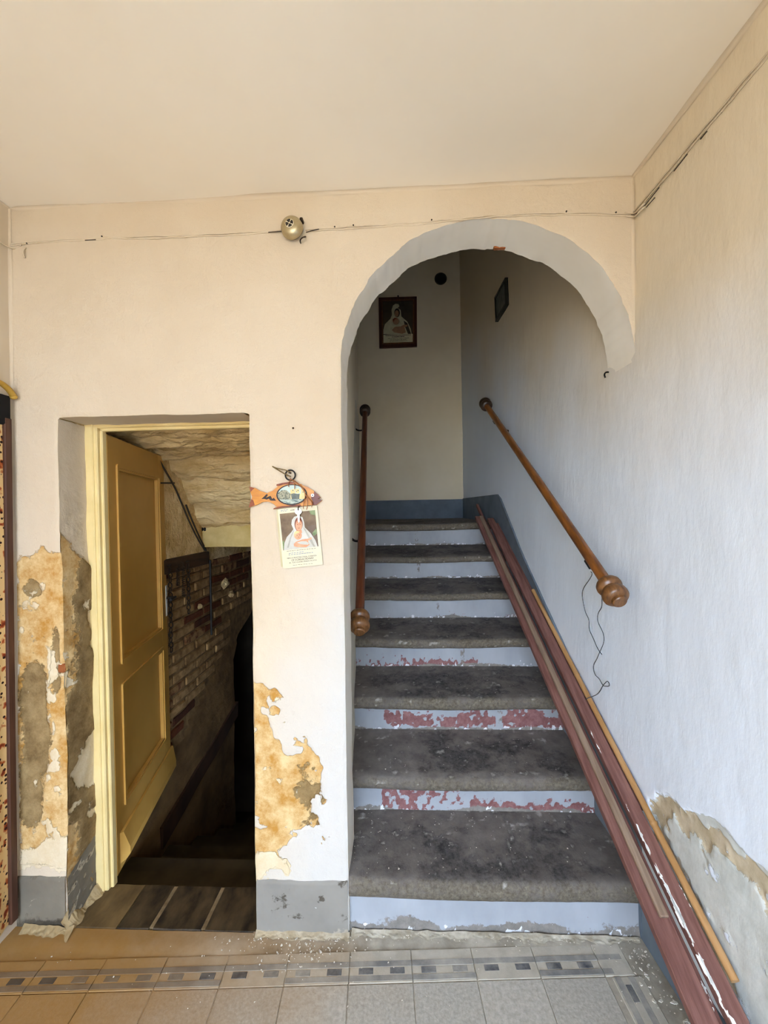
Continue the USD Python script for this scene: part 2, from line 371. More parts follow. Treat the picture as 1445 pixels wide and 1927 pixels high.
# a floral print for the curtain at the left edge
mat('floral_fabric', {
    'g': ('geometry', {}),
    'w': ('noise_texture', {'scale': 26.0, 'detail': 2.0}),
    'wm': ('mix', {'mix_type': 'mix', 'fac': 0.05}),
    'v': ('voronoi_texture', {'scale': 34.0}), 'v2': ('voronoi_texture', {'scale': 60.0}),
    'c1': ('rgb_ramp', {'ramp': [(0.16, lin((120, 48, 24))), (0.30, lin((176, 92, 44))), (0.42, lin((226, 190, 130)))]}),
    'c2': ('rgb_ramp', {'ramp': [(0.22, (1, 1, 1)), (0.30, (0, 0, 0))]}),
    'mx': ('mix', {'mix_type': 'mix', 'color2': lin((46, 26, 18))}),
    'p': ('principled_bsdf', {'roughness': 0.85, 'specular_ior_level': 0.2})},
    [('g.position', 'w.vector'), ('g.position', 'wm.color1'), ('w.color', 'wm.color2'), ('wm.color', 'v.vector'), ('g.position', 'v2.vector'),
     ('v.distance', 'c1.fac'), ('v2.distance', 'c2.fac'), ('c2.color', 'mx.fac'), ('c1.color', 'mx.color1'), ('mx.color', 'p.base_color')])

# ================================================================== STRUCTURE
def wob(x, z, amp=0.003, s=6.0, seed=3):
    """Unevenness of hand-trowelled plaster, metres."""
    P = np.stack([np.asarray(x) * s, np.asarray(z) * s, np.zeros_like(np.asarray(x))], -1)
    return (fbm(P, 3, seed) - 0.5) * 2 * amp

# ---- far wall with the cellar doorway and the arch
AX, AZ, AR = 0.281, 1.858, 0.479
DXL, DXR, DZ = -1.166, -0.506, 1.725
def edge_noise(t, amp, s, seed):
    return (fbm(np.stack([np.asarray(t) * s, np.zeros_like(t), np.zeros_like(t)], -1), 4, seed) - 0.5) * 2 * amp
th = np.linspace(math.pi, 0.0, 120)
en_ = edge_noise(th, 0.006, 9, 5) * np.clip(th / 0.5, 0, 1) + edge_noise(th, 0.003, 40, 6) * np.clip(th / 0.3, 0, 1) - 0.006 * np.clip(1 - th / 0.9, 0, 1)
arc = np.stack([AX + (AR + en_) * np.cos(th), AZ + (AR + en_) * np.sin(th)], 1)
zs = np.arange(0.0, AZ, 0.02)
left_edge = np.stack([-0.197 + edge_noise(zs, 0.0025, 6, 9), zs], 1)
arch_out = np.vstack([left_edge, arc[2:], [[0.95, AZ], [0.95, -0.1], [-0.197, -0.1]]])
zd = np.arange(0.0, DZ, 0.02)
dl = np.stack([DXL + 0.012 * (1 - zd / DZ) + edge_noise(zd, 0.007, 7, 11), zd], 1)
dr = np.stack([DXR + edge_noise(zd, 0.003, 8, 12), zd], 1)
xd = np.arange(DXL, DXR, 0.02)
dt = np.stack([xd, DZ + edge_noise(xd, 0.004, 12, 13)], 1)
door_out = np.vstack([[[dl[0, 0], -0.1]], dl, dt, dr[::-1], [[dr[0, 0], -0.1]]])
wall_poly = sg.box(XLW - 0.02, -0.02, XR0 + 0.03, ZC + 0.02).difference(sg.Polygon(arch_out).buffer(0)).difference(sg.Polygon(door_out).buffer(0))

peel_left = sg.Polygon([(-1.322, 1.235), (-1.30, 1.25), (-1.262, 1.245), (-1.225, 1.29), (-1.205, 1.268), (-1.19, 1.27), (-1.10, 1.27), (-1.10, 0.2), (-1.325, 0.2)])
peel_pillar = sg.Polygon([(-0.52, 0.83), (-0.475, 0.80), (-0.45, 0.64), (-0.41, 0.62), (-0.38, 0.56), (-0.33, 0.62), (-0.29, 0.58), (-0.24, 0.62), (-0.235, 0.33), (-0.29, 0.29), (-0.35, 0.31), (-0.43, 0.22), (-0.52, 0.22)])
spot_a = sg.Polygon([(-0.47, 0.80), (-0.43, 0.81), (-0.405, 0.775), (-0.44, 0.76)])
def wall_wear(x, z):
    x, z = np.asarray(x), np.asarray(z)
    n = fbm(np.stack([x * 11, z * 11, x * 0], -1), 5, 21) - 0.5
    n2 = fbm(np.stack([x * 26, z * 26, x * 0 + 4], -1), 4, 31) - 0.5
    dl_ = sdist(peel_left, x, z); dp = sdist(peel_pillar, x, z); ds = sdist(spot_a, x, z)
    nb_ = fbm(np.stack([x * 30, z * 30, x * 0 + 8], -1), 5, 22) - 0.5
    r = np.maximum(0.5 + (dl_ + n * 0.05 + nb_ * 0.03) / 0.05, 0.5 + (dp - np.clip(x + 0.46, 0, 1) * 0.30 + n * 0.16 + nb_ * 0.20 + 0.012) / 0.07)
    r = np.maximum(r, 0.5 + (ds + n * 0.03) / 0.03)
    g = np.zeros_like(x)
    # bare grey-brown render in the left patch
    for (cx, cz, ax, az) in ((-1.265, 0.70, 0.05, 0.24), (-1.29, 0.46, 0.045, 0.12), (-1.19, 0.88, 0.02, 0.10), (-1.27, 1.14, 0.03, 0.03)):
        g = np.maximum(g, 0.5 + (1 - np.hypot((x - cx) / ax, (z - cz) / az) + n * 1.3) * 0.7)
    # ochre left edge of the pillar stays ochre; flakes of grey in its middle
    for (cx, cz, ax, az) in ((-0.315, 0.45, 0.05, 0.09), (-0.28, 0.36, 0.03, 0.06)):
        g = np.maximum(g, 0.42 + (1 - np.hypot((x - cx) / ax, (z - cz) / az) + n2 * 3.0) * 0.3)
    # white remnants inside the patches
    b = 0.5 + (n2 * 2.0 - 0.55)
    b = np.where((z < 0.33) & (x < -1.0), 0.5 + (0.30 - z) / 0.10 + n * 2.5, b)
    b = np.maximum(b, np.where((np.abs(x + 1.205) < 0.02 + n * 0.04) & (z < 0.95) & (z > 0.3), 0.42 + n2 * 2.2, 0))
    b = np.maximum(b, np.where((x > -0.52) & (x < -0.19) & (z < 0.27), 0.5 + (0.25 - z) / 0.06 + n * 1.6, 0))
    r = np.clip(r, 0, 1); b = np.clip(b, 0, 1) * (r > 0.3); g = np.clip(g, 0, 1) * (r > 0.45)
    return np.stack([r, g, b], 1)

def pillar_tone(x, z):
    """Whiter low on the right of the pillar: daylight put into the paint colour."""
    n = fbm(np.stack([x * 5, z * 4, x * 0 + 5], -1), 4, 24) - 0.5
    return np.where((x > -0.53) & (x < -0.1) & (z < 1.6), np.clip((x + 0.47) * 3.2 + (0.9 - z) * 0.8 + n * 0.8, 0, 1) * np.clip((1.6 - z) / 0.5, 0, 1), 0)

def carve(w):
    """How deep the lost paint lies below the surface, metres."""
    s = lambda v: np.clip((v - 0.42) / 0.16, 0, 1)
    return 0.0042 * s(w[:, 0]) + 0.0050 * s(w[:, 1]) - 0.0050 * s(w[:, 2]) * s(w[:, 0])

def sample_wall(poly, step):
    b = []
    for g in getattr(poly, 'geoms', [poly]):
        for ring in (g.exterior, *g.interiors):
            n = int(ring.length / (step * 0.9)) + 4
            q = shapely.line_interpolate_point(ring, np.linspace(0, ring.length, n, endpoint=False))
            b.append(np.stack([shapely.get_x(q), shapely.get_y(q)], 1))
    x0, z0, x1, z1 = poly.bounds
    X, Z = np.meshgrid(np.arange(x0, x1, step), np.arange(z0, z1, step), indexing='ij')
    X = X + (np.arange(X.shape[1]) % 2)[None, :] * step * 0.5
    P = np.stack([X.ravel(), Z.ravel()], 1)
    P = P[sdist(poly, P[:, 0], P[:, 1]) > step * 0.45]
    P = np.vstack([*b, P])
    T = Delaunay(P).simplices
    c = P[T].mean(1)
    shapely.prepare(poly)
    T = T[shapely.contains(poly, shapely.points(c[:, 0], c[:, 1]))]
    a = P[T]
    s = np.cross(a[:, 1] - a[:, 0], a[:, 2] - a[:, 0])
    T[s < 0] = T[s < 0][:, ::-1]
    return P, T

P2, T2 = sample_wall(wall_poly, 0.0075)
W2 = wall_wear(P2[:, 0], P2[:, 1])
bd = shapely.distance(wall_poly.boundary, shapely.points(P2[:, 0], P2[:, 1]))
roundness = 0.004 * (1 - np.clip(bd / 0.012, 0, 1)) ** 2
yy = D + wob(P2[:, 0], P2[:, 1], 0.004, 3.0) + wob(P2[:, 0], P2[:, 1], 0.0012, 18.0, 8) + carve(W2) + roundness
front = trimesh.Trimesh(np.stack([P2[:, 0], yy, P2[:, 1]], 1), T2, process=False)
wall_far = thing('wall_far', 'cream plastered end wall with an arch over stairs and a low cellar doorway', None, kind='structure')
obj('wall_face', front, 'wall_paint', wall_far, smooth=True, wear=W2, tone=pillar_tone(P2[:, 0], P2[:, 1]))
core = place(prism(wall_poly.buffer(-0.006), TW - 0.012), (0, D + TW, 0), [(1, 0, 0), (0, 0, 1), (0, -1, 0)])
above = trimesh.creation.box(bounds=[(-0.6, D + 0.02, ZC), (0.85, D + TW, ZT)])
obj('wall_core', cat_([core, above]), 'cellar_plaster', wall_far)

def strip(line2d, y0, y1, ny, inward, wear_fn=None, amp=0.002, seed=5):
    """Reveal: the outline carried back into the wall from y0 to y1."""
    L = np.asarray(line2d)
    t = np.gradient(L, axis=0); t /= np.linalg.norm(t, axis=1, keepdims=True) + 1e-9
    nrm = np.stack([t[:, 1], -t[:, 0]], 1) * inward
    v = np.linspace(0, 1, ny)
    n = len(L)
    s = np.r_[0, np.cumsum(np.linalg.norm(np.diff(L, axis=0), axis=1))]
    S, V = np.meshgrid(s, v, indexing='ij')
    h = wob(S.ravel(), V.ravel() * (y1 - y0), amp, 9.0, seed).reshape(n, ny) * np.clip(V * 5, 0, 1)
    w = None
    if wear_fn:
        w = wear_fn(np.repeat(L[:, 0], ny), V.ravel(), np.repeat(L[:, 1], ny))
        h = h - carve(w).reshape(n, ny)
    Pt = np.stack([L[:, 0][:, None] + nrm[:, 0][:, None] * h, y0 + V * (y1 - y0), L[:, 1][:, None] + nrm[:, 1][:, None] * h], -1).reshape(-1, 3)
    i, j = np.meshgrid(np.arange(n - 1), np.arange(ny - 1), indexing='ij')
    a = (i * ny + j).ravel()
    F = np.vstack([np.stack([a, a + 1, a + ny + 1], 1), np.stack([a, a + ny + 1, a + ny], 1)])
    if inward < 0:
        F = F[:, ::-1]
    return trimesh.Trimesh(Pt, F, process=False), w

def resample(L, step):
    g = sg.LineString(L)
    q = shapely.line_interpolate_point(g, np.linspace(0, g.length, max(2, int(g.length / step))))
    return np.stack([shapely.get_x(q), shapely.get_y(q)], 1)

soffit_line = resample(np.vstack([left_edge, arc]), 0.01)
# the rear edge of the arch is rougher than the front one
m_, _ = strip(soffit_line, D + 0.002, D + TW, 14, 1, amp=0.0025, seed=15)
v_ = np.array(m_.vertices).reshape(len(soffit_line), 14, 3)
arcpart = soffit_line[:, 1] > AZ
rag = edge_noise(np.arange(len(soffit_line)) * 0.01, 0.0045, 34, 44) * np.clip((AX + 0.44 - soffit_line[:, 0]) / 0.08, 0, 1)
for k in range(10, 14):
    v_[arcpart, k, 2] += (rag * (k - 9) / 4)[arcpart]
v_[:, :, 0] += (SK * (v_[:, :, 1] - D) * 1.0) * np.clip((soffit_line[:, 0] - AX) / AR, 0, 1)[:, None] ** 2
m_ = trimesh.Trimesh(v_.reshape(-1, 3), m_.faces, process=False)
obj('arch_soffit', m_, 'soffit_paint', wall_far, smooth=True)

FD = 0.125     # depth of the door reveal up to the frame
def reveal_wear(x, v, z):
    n = fbm(np.stack([v * 1.6, z * 11, x * 0 + 9], -1), 5, 51) - 0.5
    n2 = fbm(np.stack([v * 3.5, z * 26, x * 0 + 2], -1), 4, 61) - 0.5
    edge = np.interp(z, [0.0, 0.25, 0.5, 0.8, 1.0, 1.2, 1.30, 1.36], [1.1, 1.1, 1.1, 1.05, 0.72, 0.62, 0.25, -0.3])
    r = 0.5 + (edge - v + n * 0.7) * 1.6
    g = 0.5 + (np.interp(z, [0.15, 0.35, 0.6, 0.85, 1.2, 1.3], [0.2, 0.9, 1.1, 0.7, 0.35, -0.3]) - np.abs(v - 0.62) * 1.6 + n * 1.4) * 0.9
    b = 0.5 + (1 - np.hypot((v - 0.62) / 0.38, (z - 0.50) / 0.09) + n2 * 2.4) * 0.8
    b = np.maximum(b, 0.5 + n2 * 1.8 - 0.4)
    r = np.clip(r, 0, 1)
    return np.stack([r, np.clip(g, 0, 1) * (r > .45), np.clip(b, 0, 1) * (r > 0.3)], 1)
m_, w_ = strip(resample(dl[::-1], 0.008), D + 0.002, D + FD + 0.05, 24, 1, reveal_wear, 0.004, 6)
obj('door_reveal', flip(m_) if False else m_, 'wall_paint', wall_far, smooth=True, wear=w_)
m_, _ = strip(resample(dt, 0.01), D + 0.002, D + FD + 0.05, 10, 1, amp=0.003, seed=7)
obj('door_reveal', m_, 'cream_paint', wall_far, smooth=True)
m_, _ = strip(resample(dr, 0.01), D + 0.002, D + TW, 10, 1, amp=0.002, seed=8)
obj('door_reveal', m_, 'cream_paint', wall_far, smooth=True)

bq_ = far(121, 1258)
obj('brick', cbox(bq_[0] - 0.024, DXL + 0.013, D - 0.001, D + 0.058, bq_[2] - 0.015, bq_[2] + 0.015, 0.004), 'brick_bare', wall_far, label='bare red brick corner in the door reveal')
bq_ = depth(940, 470, D + TW - 0.01)
obj('brick', cbox(bq_[0] - 0.022, bq_[0] + 0.022, D + TW - 0.02, D + TW - 0.002, bq_[2] + 0.002, bq_[2] + 0.02, 0.003), 'brick_bare', wall_far, label='sliver of brick showing at the arch crown')

# ---- right wall, running on from the room into the stairs
patch_r = sg.Polygon([(1.35, 0.47), (1.32, 0.515), (1.27, 0.55), (1.235, 0.563), (1.16, 0.555), (1.10, 0.585), (1.05, 0.59), (1.00, 0.58), (0.965, 0.585), (0.93, 0.57), (0.7, 0.50), (0.2, 0.55), (-0.6, 0.45), (-0.6, 0.09), (0.7, 0.06), (1.0, 0.10), (1.2, 0.26), (1.33, 0.36)])
def right_wear(y, z):
    n = fbm(np.stack([y * 9, z * 9, y * 0], -1), 5, 71) - 0.5
    n2 = fbm(np.stack([y * 24, z * 24, y * 0 + 3], -1), 4, 81) - 0.5
    d = sdist(patch_r, y, z)
    r = 0.5 + (d + n * 0.07) / 0.035
    g = np.where(d > -0.1, 0.5 + (0.045 - np.abs(d - 0.035) + n2 * 0.12) / 0.06 - 0.30, 0)
    low = 0.5 + (0.20 - z + n * 0.35) / 0.12
    b = np.clip(np.where(d > -0.05, np.maximum(0.5 + n2 * 2.0 - 0.5, low - 0.25), 0), 0, 1)
    r = np.clip(r, 0, 1)
    return np.stack([r, np.clip(g, 0, 1) * (r > 0.4), b * (r > 0.3)], 1)
def right_grid(y0, y1, z0, z1, ny, nz):
    def fn(u, v):
        y, z = y0 + u * (y1 - y0), z0 + v * (z1 - z0)
        w = right_wear(y, z)
        x = XR(y) - (wob(y, z, 0.005, 2.6, 17) + wob(y, z * 0.6, 0.0014, 16, 18)) + carve(w)
        fn.w = w
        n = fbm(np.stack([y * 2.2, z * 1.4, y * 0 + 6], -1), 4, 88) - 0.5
        fn.t = np.clip((z - 0.40 * np.clip(y - 1.5, 0, 9) - 1.42 + n * 0.5) / 0.70, 0, 1)      # warm light above cool daylight, put into the wall colour
        return np.stack([x, y, z], 1)
    return grid(fn, ny, nz), fn
wall_right = thing('wall_right', 'whitewashed right wall with bare peeled plaster low down beside the boards', None, kind='structure')
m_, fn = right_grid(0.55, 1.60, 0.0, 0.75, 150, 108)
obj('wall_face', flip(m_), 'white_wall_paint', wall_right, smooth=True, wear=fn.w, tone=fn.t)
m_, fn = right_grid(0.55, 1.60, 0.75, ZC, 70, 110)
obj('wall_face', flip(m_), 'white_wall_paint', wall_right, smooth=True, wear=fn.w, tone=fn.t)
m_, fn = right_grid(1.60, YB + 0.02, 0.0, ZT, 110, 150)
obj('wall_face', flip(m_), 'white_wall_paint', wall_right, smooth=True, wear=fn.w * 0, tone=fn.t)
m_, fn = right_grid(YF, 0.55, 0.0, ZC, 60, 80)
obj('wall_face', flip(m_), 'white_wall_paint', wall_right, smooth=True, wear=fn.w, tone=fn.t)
obj('wall_core', trimesh.creation.box(bounds=[(XR(YF) + 0.03, YF, -0.1), (XR(YF) + 0.30, YB + 0.3, ZT + 0.1)]), 'cellar_plaster', wall_right)

# ---- left wall, ceiling, entrance wall
m_ = grid(lambda u, v: np.stack([XLW + wob(u * 3, v * 2.4, 0.004, 3, 19), YF + u * (D - YF), v * ZC], 1), 90, 80)
wall_left = thing('wall_left', 'cream plastered left wall behind the floral curtain', None, kind='structure')
obj('wall_face', m_, 'cream_paint', wall_left, smooth=True)
obj('wall_core', trimesh.creation.box(bounds=[(XLW - 0.25, YF, -0.1), (XLW - 0.02, D, ZC)]), 'cellar_plaster', wall_left)
m_ = grid(lambda u, v: np.stack([XLW - 0.05 + u * 2.4, YF - 0.05 + v * (D - YF + 0.12), ZC + wob(u * 2.4, v * 2.8, 0.003, 1.6, 23)], 1), 60, 70)
obj('ceiling', flip(m_), 'ceiling_paint', smooth=True, kind='structure', label='plain cream plaster ceiling over the entrance room')
obj('sun_block_roof', cat_([trimesh.creation.box(bounds=[(-6, YF - 0.2, ZT + 0.15), (6, YB + 2, ZT + 0.3)]), trimesh.creation.box(bounds=[(XLW - 0.3, YF, ZC + 0.02), (1.3, D + 0.1, ZC + 0.2)])]), 'cellar_plaster', kind='structure')  # unseen slabs added to keep the sun from leaking indoors
EX0, EX1, EZ = -1.28, 0.55, 2.32      # the open entrance behind the camera
entry = sg.box(-6, -0.1, 6, 7.0).difference(sg.box(EX0, -0.2, EX1, EZ))
obj('wall_back', place(prism(entry, 0.22), (0, YF, 0), [(1, 0, 0), (0, 0, 1), (0, -1, 0)]), 'cream_paint', kind='structure')
obj('street', trimesh.creation.box(bounds=[(-60, -80, -0.14), (60, YF - 0.02, -0.02)]), 'street', kind='structure')
obj('bounce_wall', trimesh.creation.box(bounds=[(-16, -14.3, -0.02), (16, -14.0, 1.9)]), 'bounce_paint', kind='structure')  # unseen low wall, added to bounce warm light through the entrance

# ---- plaster coves in the corners
def cove(A, B, a, b, r=0.010, n=6, fade=0.0):
    """Concave fillet between two planes that meet in the line AB; a, b point out of the corner along each plane."""
    A, B, a, b = (np.asarray(q, float) for q in (A, B, a, b))
    c = a * r + b * r
    ang = np.linspace(0, np.pi / 2, n)
    off = c + r * (-np.sin(ang)[:, None] * a - np.cos(ang)[:, None] * b)
    L = np.linspace(0, 1, 60)
    base = A + L[:, None] * (B - A)
    sc = 1 + (fbm(np.stack([L * 9, L * 0, L * 0], -1), 3, 77) - 0.5)[:, None, None] * 0.8
    sc = sc * np.clip(L / max(fade, 1e-6), 0.02, 1)[:, None, None]
    V = base[:, None, :] + off[None] * sc
    i, j = np.meshgrid(np.arange(59), np.arange(n - 1), indexing='ij')
    q = (i * n + j).ravel()
    return trimesh.Trimesh(V.reshape(-1, 3), np.vstack([np.stack([q, q + 1, q + n + 1], 1), np.stack([q, q + n + 1, q + n], 1)]), process=False)
for trim_no, (A, B, a, b, *fd) in enumerate((((XLW, D, ZC), (XR0, D, ZC), (0, -1, 0), (0, 0, -1)),
                   ((XLW, D, 0.2), (XLW, D, ZC), (0, -1, 0), (1, 0, 0)),
                   ((XR0, D, 1.90), (XR0, D, ZC), (0, -1, 0), (-1, 0, 0), 0.45),
                   ((XR(YF), YF, ZC), (XR0, D, ZC), (-1, 0, 0), (0, 0, -1)),
                   ((XLW, YF, ZC), (XLW, D, ZC), (1, 0, 0), (0, 0, -1))), 1):
    obj(f'trim_{trim_no}', cove(A, B, a, b, fade=fd[0] if fd else 0.0), 'cream_paint', smooth=True, kind='structure')

# ---- stairwell
stairwell = thing('wall_stair', 'plain walls of the stairwell beyond the arch', None, kind='structure')
def ls_fn(u, v):
    y, z = D + TW - 0.005 + u * (YB - D - TW + 0.02), v * ZT
    dz = np.interp(y, [1.37, 3.06, 4.2], [0.95, 2.23, 2.3])      # painted dado that climbs with the stairs
    n = fbm(np.stack([y * 8, z * 8, y * 0], -1), 4, 91) - 0.5
    ls_fn.w = np.stack([y * 0, np.clip(0.5 + (dz - z) / 0.02, 0, 1) * 0.9, y * 0], 1)
    return np.stack([XS(y) + wob(y, z, 0.003, 3, 29) + np.clip((dz - z) / 0.006, 0, 1) * 0.004, y, z], 1)
m_ = grid(ls_fn, 130, 220)
obj('wall_face', m_, 'stair_wall_paint', stairwell, smooth=True, wear=ls_fn.w)
def bk_fn(u, v):
    x, z = -0.46 + u * 1.1, 1.2 + v * (ZT - 1.2)
    n = fbm(np.stack([x * 3, z * 3, x * 0], -1), 4, 95) - 0.5
    bk_fn.w = np.stack([x * 0, x * 0, np.clip((2.1 - z) * 0.3 + n * 0.6, 0, 0.3)], 1)
    return np.stack([x, YB + wob(x, z, 0.004, 3, 33), z], 1)
m_ = grid(bk_fn, 50, 130)
obj('wall_face', m_, 'stair_wall_paint', stairwell, smooth=True, wear=bk_fn.w)
obj('wall_core', cat_([trimesh.creation.box(bounds=[(-0.70, YB + 0.02, -0.1), (0.95, YB + 0.2, ZT)]), trimesh.creation.box(bounds=[(-0.45, D + TW, 1.9), (-0.43, YB, ZT)])]), 'cellar_plaster', stairwell)
obj('stair_ceiling', trimesh.creation.box(bounds=[(-0.7, D, ZT - 0.02), (0.95, YB + 0.2, ZT + 0.12)]), 'ceiling_paint', stairwell)
obj('baseboard_back', cbox(float(XS(YB)) + 0.004, float(XR(YB)) - 0.004, YB - 0.012, YB + 0.01, 1.30, 1.507, 0.004), 'slate_skirting', kind='structure')
# skirting that climbs the right wall with the steps, level along the landing
sk_top = np.array([(YB - 0.012, 1.513), (2.93, 1.500), (2.86, 1.47), (2.42, 1.114), (1.95, 0.79), (1.40, 0.33), (1.385, 0.20)])
sk_poly = sg.Polygon(np.vstack([sk_top, [(1.385, -0.02), (YB - 0.012, -0.02)]]))
def along_right(mesh_yz, t0, t1):
    """A prism drawn in (y, z) set against the right wall, standing out from t0 to t1."""
    v = np.array(mesh_yz.vertices)
    x = XR(v[:, 0]) - (t0 + v[:, 2] * (t1 - t0))
    return trimesh.Trimesh(np.stack([x, v[:, 0], v[:, 1]], 1), np.array(mesh_yz.faces)[:, ::-1], process=False)
obj('baseboard_stair', along_right(prism(sk_poly, 1.0), -0.01, 0.010), 'slate_skirting', kind='structure')
obj('baseboard_right', along_right(prism(sg.Polygon([(YF, 0.0), (YF, 0.105), (0.9, 0.11), (1.15, 0.115), (1.385, 0.16), (1.385, 0.0)]), 1.0), -0.01, 0.009), 'slate_skirting', kind='structure')

# painted skirting on the far wall
def skirting(x0, x1, z1, seed, y=D):
    def fn(u, v):
        x = x0 + u * (x1 - x0)
        top = z1 + edge_noise(x, 0.006, 14, seed)
        n = fbm(np.stack([x * 14, v * 3, x * 0], -1), 4, seed) - 0.5
        n2 = fbm(np.stack([x * 90, v * 14, x * 0], -1), 4, seed + 1) - 0.5
        fn.w = np.stack([np.clip(0.5 + n2 * 1.8 - 0.62 + (v < 0.04) * 0.3, 0, 1), np.clip(0.5 + n * 1.6 - 0.42, 0, 1), np.clip(0.5 + (0.06 - v) * 3 + n, 0, 1)], 1)
        return np.stack([x, y - 0.006 + 0.006 * np.clip((v - 0.96) / 0.04, 0, 1) + wob(x, v * 0.2, 0.002, 8, seed), v * top], 1)
    m = grid(fn, int((x1 - x0) / 0.006), 40)
    return m, fn
m_, fn = skirting(-0.503, -0.200, 0.176, 101)
obj('baseboard_far', m_, 'grey_skirting', smooth=True, wear=fn.w, kind='structure')
m_, fn = skirting(-1.328, -1.158, 0.166, 111)
fn.w[:, 1] = np.clip(fn.w[:, 1] + 0.5 * np.clip(1.1 - np.array(m_.vertices)[:, 2] / 0.09, 0, 1), 0, 1); fn.w[:, 2] *= 0.4
obj('baseboard_far', m_, 'dirty_skirting', smooth=True, wear=fn.w, kind='structure')
def rv_fn(u, v):
    y = D - 0.004 + u * (FD + 0.004)
    top = 0.165 + 0.05 * u + edge_noise(y, 0.01, 30, 121)
    n2 = fbm(np.stack([y * 40, v * 9, y * 0], -1), 4, 122) - 0.5
    rv_fn.w = np.stack([np.clip(0.5 + n2 * 2.4 - 0.4, 0, 1), np.clip(0.5 + n2 - 0.25, 0, 1), y * 0], 1)
    return np.stack([np.interp(v * top, [0, 1.7], [DXL + 0.012, DXL]) + 0.006 - 0.02 * u * 0 + wob(y, v, 0.002, 9, 5), y, v * top], 1)
obj('baseboard_door', grid(rv_fn, 24, 34), 'dirty_skirting', smooth=True, wear=rv_fn.w, kind='structure')

# ---- floor: cement bed, field tiles, a border of tiles with dark bands and checks
TA = math.atan2(0.085, 1.503)                     # the tiling is laid square to the right wall
tu, tv = np.array([math.cos(TA), math.sin(TA), 0]), np.array([-math.sin(TA), math.cos(TA), 0])
TO = np.array([0.009, 1.241, 0.0])                # a joint on the inner edge of the border
PIT = 0.19
floor = thing('floor', 'worn cement tile floor with a border of dark checks and plaster dust', None, kind='structure')
_fy = lambda u, v: YF - 0.3 + v * (np.where(-1.5 + u * 2.6 < -0.50, 1.371, 1.42) - YF + 0.3)
m_ = grid(lambda u, v: np.stack([-1.5 + u * 2.6, _fy(u, v), -0.003 + wob(u * 2.6, v * 3, 0.002, 9, 41) + 0.0035 * np.clip((YF - 0.3 + v * (1.72 - YF) - 1.345) / 0.02, 0, 1)], 1), 170, 190)
obj('floor_bed', m_, 'cement', floor, smooth=True)
obj('ground_slab', trimesh.creation.box(bounds=[(-1.5, YF - 0.3, -0.14), (1.1, 1.37, -0.03)]), 'cement', floor)
def tile(a0, a1, b0, b1, mname, z=0.0, g=0.0012, name='floor_tile', th=0.02, c=0.0015):
    dz = rng.uniform(-0.0007, 0.0007)
    o = TO + np.array([0, 0, z + dz])
    obj(name, frame_box(o, [tu, tv, (0, 0, 1)], ((a0 + g, a1 - g), (b0 + g, b1 - g), (-th, 0)), c=c), mname, floor)
def inside(a, b, m=0.0):
    p = TO + a * tu + b * tv
    return XLW + 0.01 + m < p[0] < XR(p[1]) - 0.01 - m and YF + 0.03 < p[1]
BR = 0.598 - TO[0] + 0.016                        # where the border turns along the right wall
nb = round((BR + 0.012) / PIT * 1000) / 1000
for i in range(-8, 4):
    for j in range(-14, 0):
        a0, a1, b0, b1 = i * PIT, (i + 1) * PIT, j * PIT, (j + 1) * PIT
        a1 = min(a1, 0.585)
        if a1 - a0 < 0.03:
            continue
        lo = XLW + 0.012 - (TO + a0 * tu + b0 * tv)[0]
        if lo > 0:
            if lo > a1 - a0 - 0.02:
                continue
            a0 += lo
        if inside((a0 + a1) / 2, (b0 + b1) / 2):
            tile(a0, a1, b0, b1, 'tile_field' if rng.random() < 0.6 else 'tile_field_worn')
BW = 0.094
def inlay(a0, a1, b0, b1, mname, name):
    obj(name, frame_box(TO + np.array([0, 0, 0.0009]), [tu, tv, (0, 0, 1)], ((a0, a1), (b0, b1), (-0.004, 0)), c=0.0006), mname, floor)
for i in range(-7, 3):
    a0 = i * PIT
    tile(a0, a0 + PIT, 0, BW, 'tile_border', name='border_tile')
    for (b0, b1) in ((0.006, 0.022), (0.045, 0.062)):
        if rng.random() < 0.86:
            inlay(a0 + 0.001, a0 + PIT - 0.001, b0, b1, 'inlay_band', 'border_band')
    for k in (0, 1):
        c0 = a0 + 0.028 + k * 0.095
        inlay(c0, c0 + 0.044, 0.0245, 0.0425, 'inlay_dark' if rng.random() < 0.55 else 'inlay_faded', 'border_check')
tile(3 * PIT, 3 * PIT + 0.09, 0, BW, 'tile_border', name='border_tile')
tile(3 * PIT, 3 * PIT + 0.09, -PIT * 0 - 0.0, BW, 'tile_border', z=-0.001, name='border_tile') if False else None
for (b0, b1, a1) in ((0.006, 0.022, 0.03), (0.045, 0.062, 0.075)):
    inlay(3 * PIT + 0.001, 3 * PIT + a1, b0, b1, 'inlay_band', 'border_band')
for j in range(-9, 0):
    b0 = j * PIT
    tile(0.587, 0.587 + 0.092, b0, b0 + PIT, 'tile_border', name='border_tile')
    for (a0, a1) in ((0.594, 0.612), (0.634, 0.652)):
        inlay(a0, a1, b0 + 0.001, b0 + PIT - 0.001, 'inlay_band', 'border_band')
    for k in (0, 1):
        inlay(0.6145, 0.6315, b0 + 0.028 + k * 0.095, b0 + 0.072 + k * 0.095, 'inlay_dark' if rng.random() < 0.6 else 'inlay_faded', 'border_check')

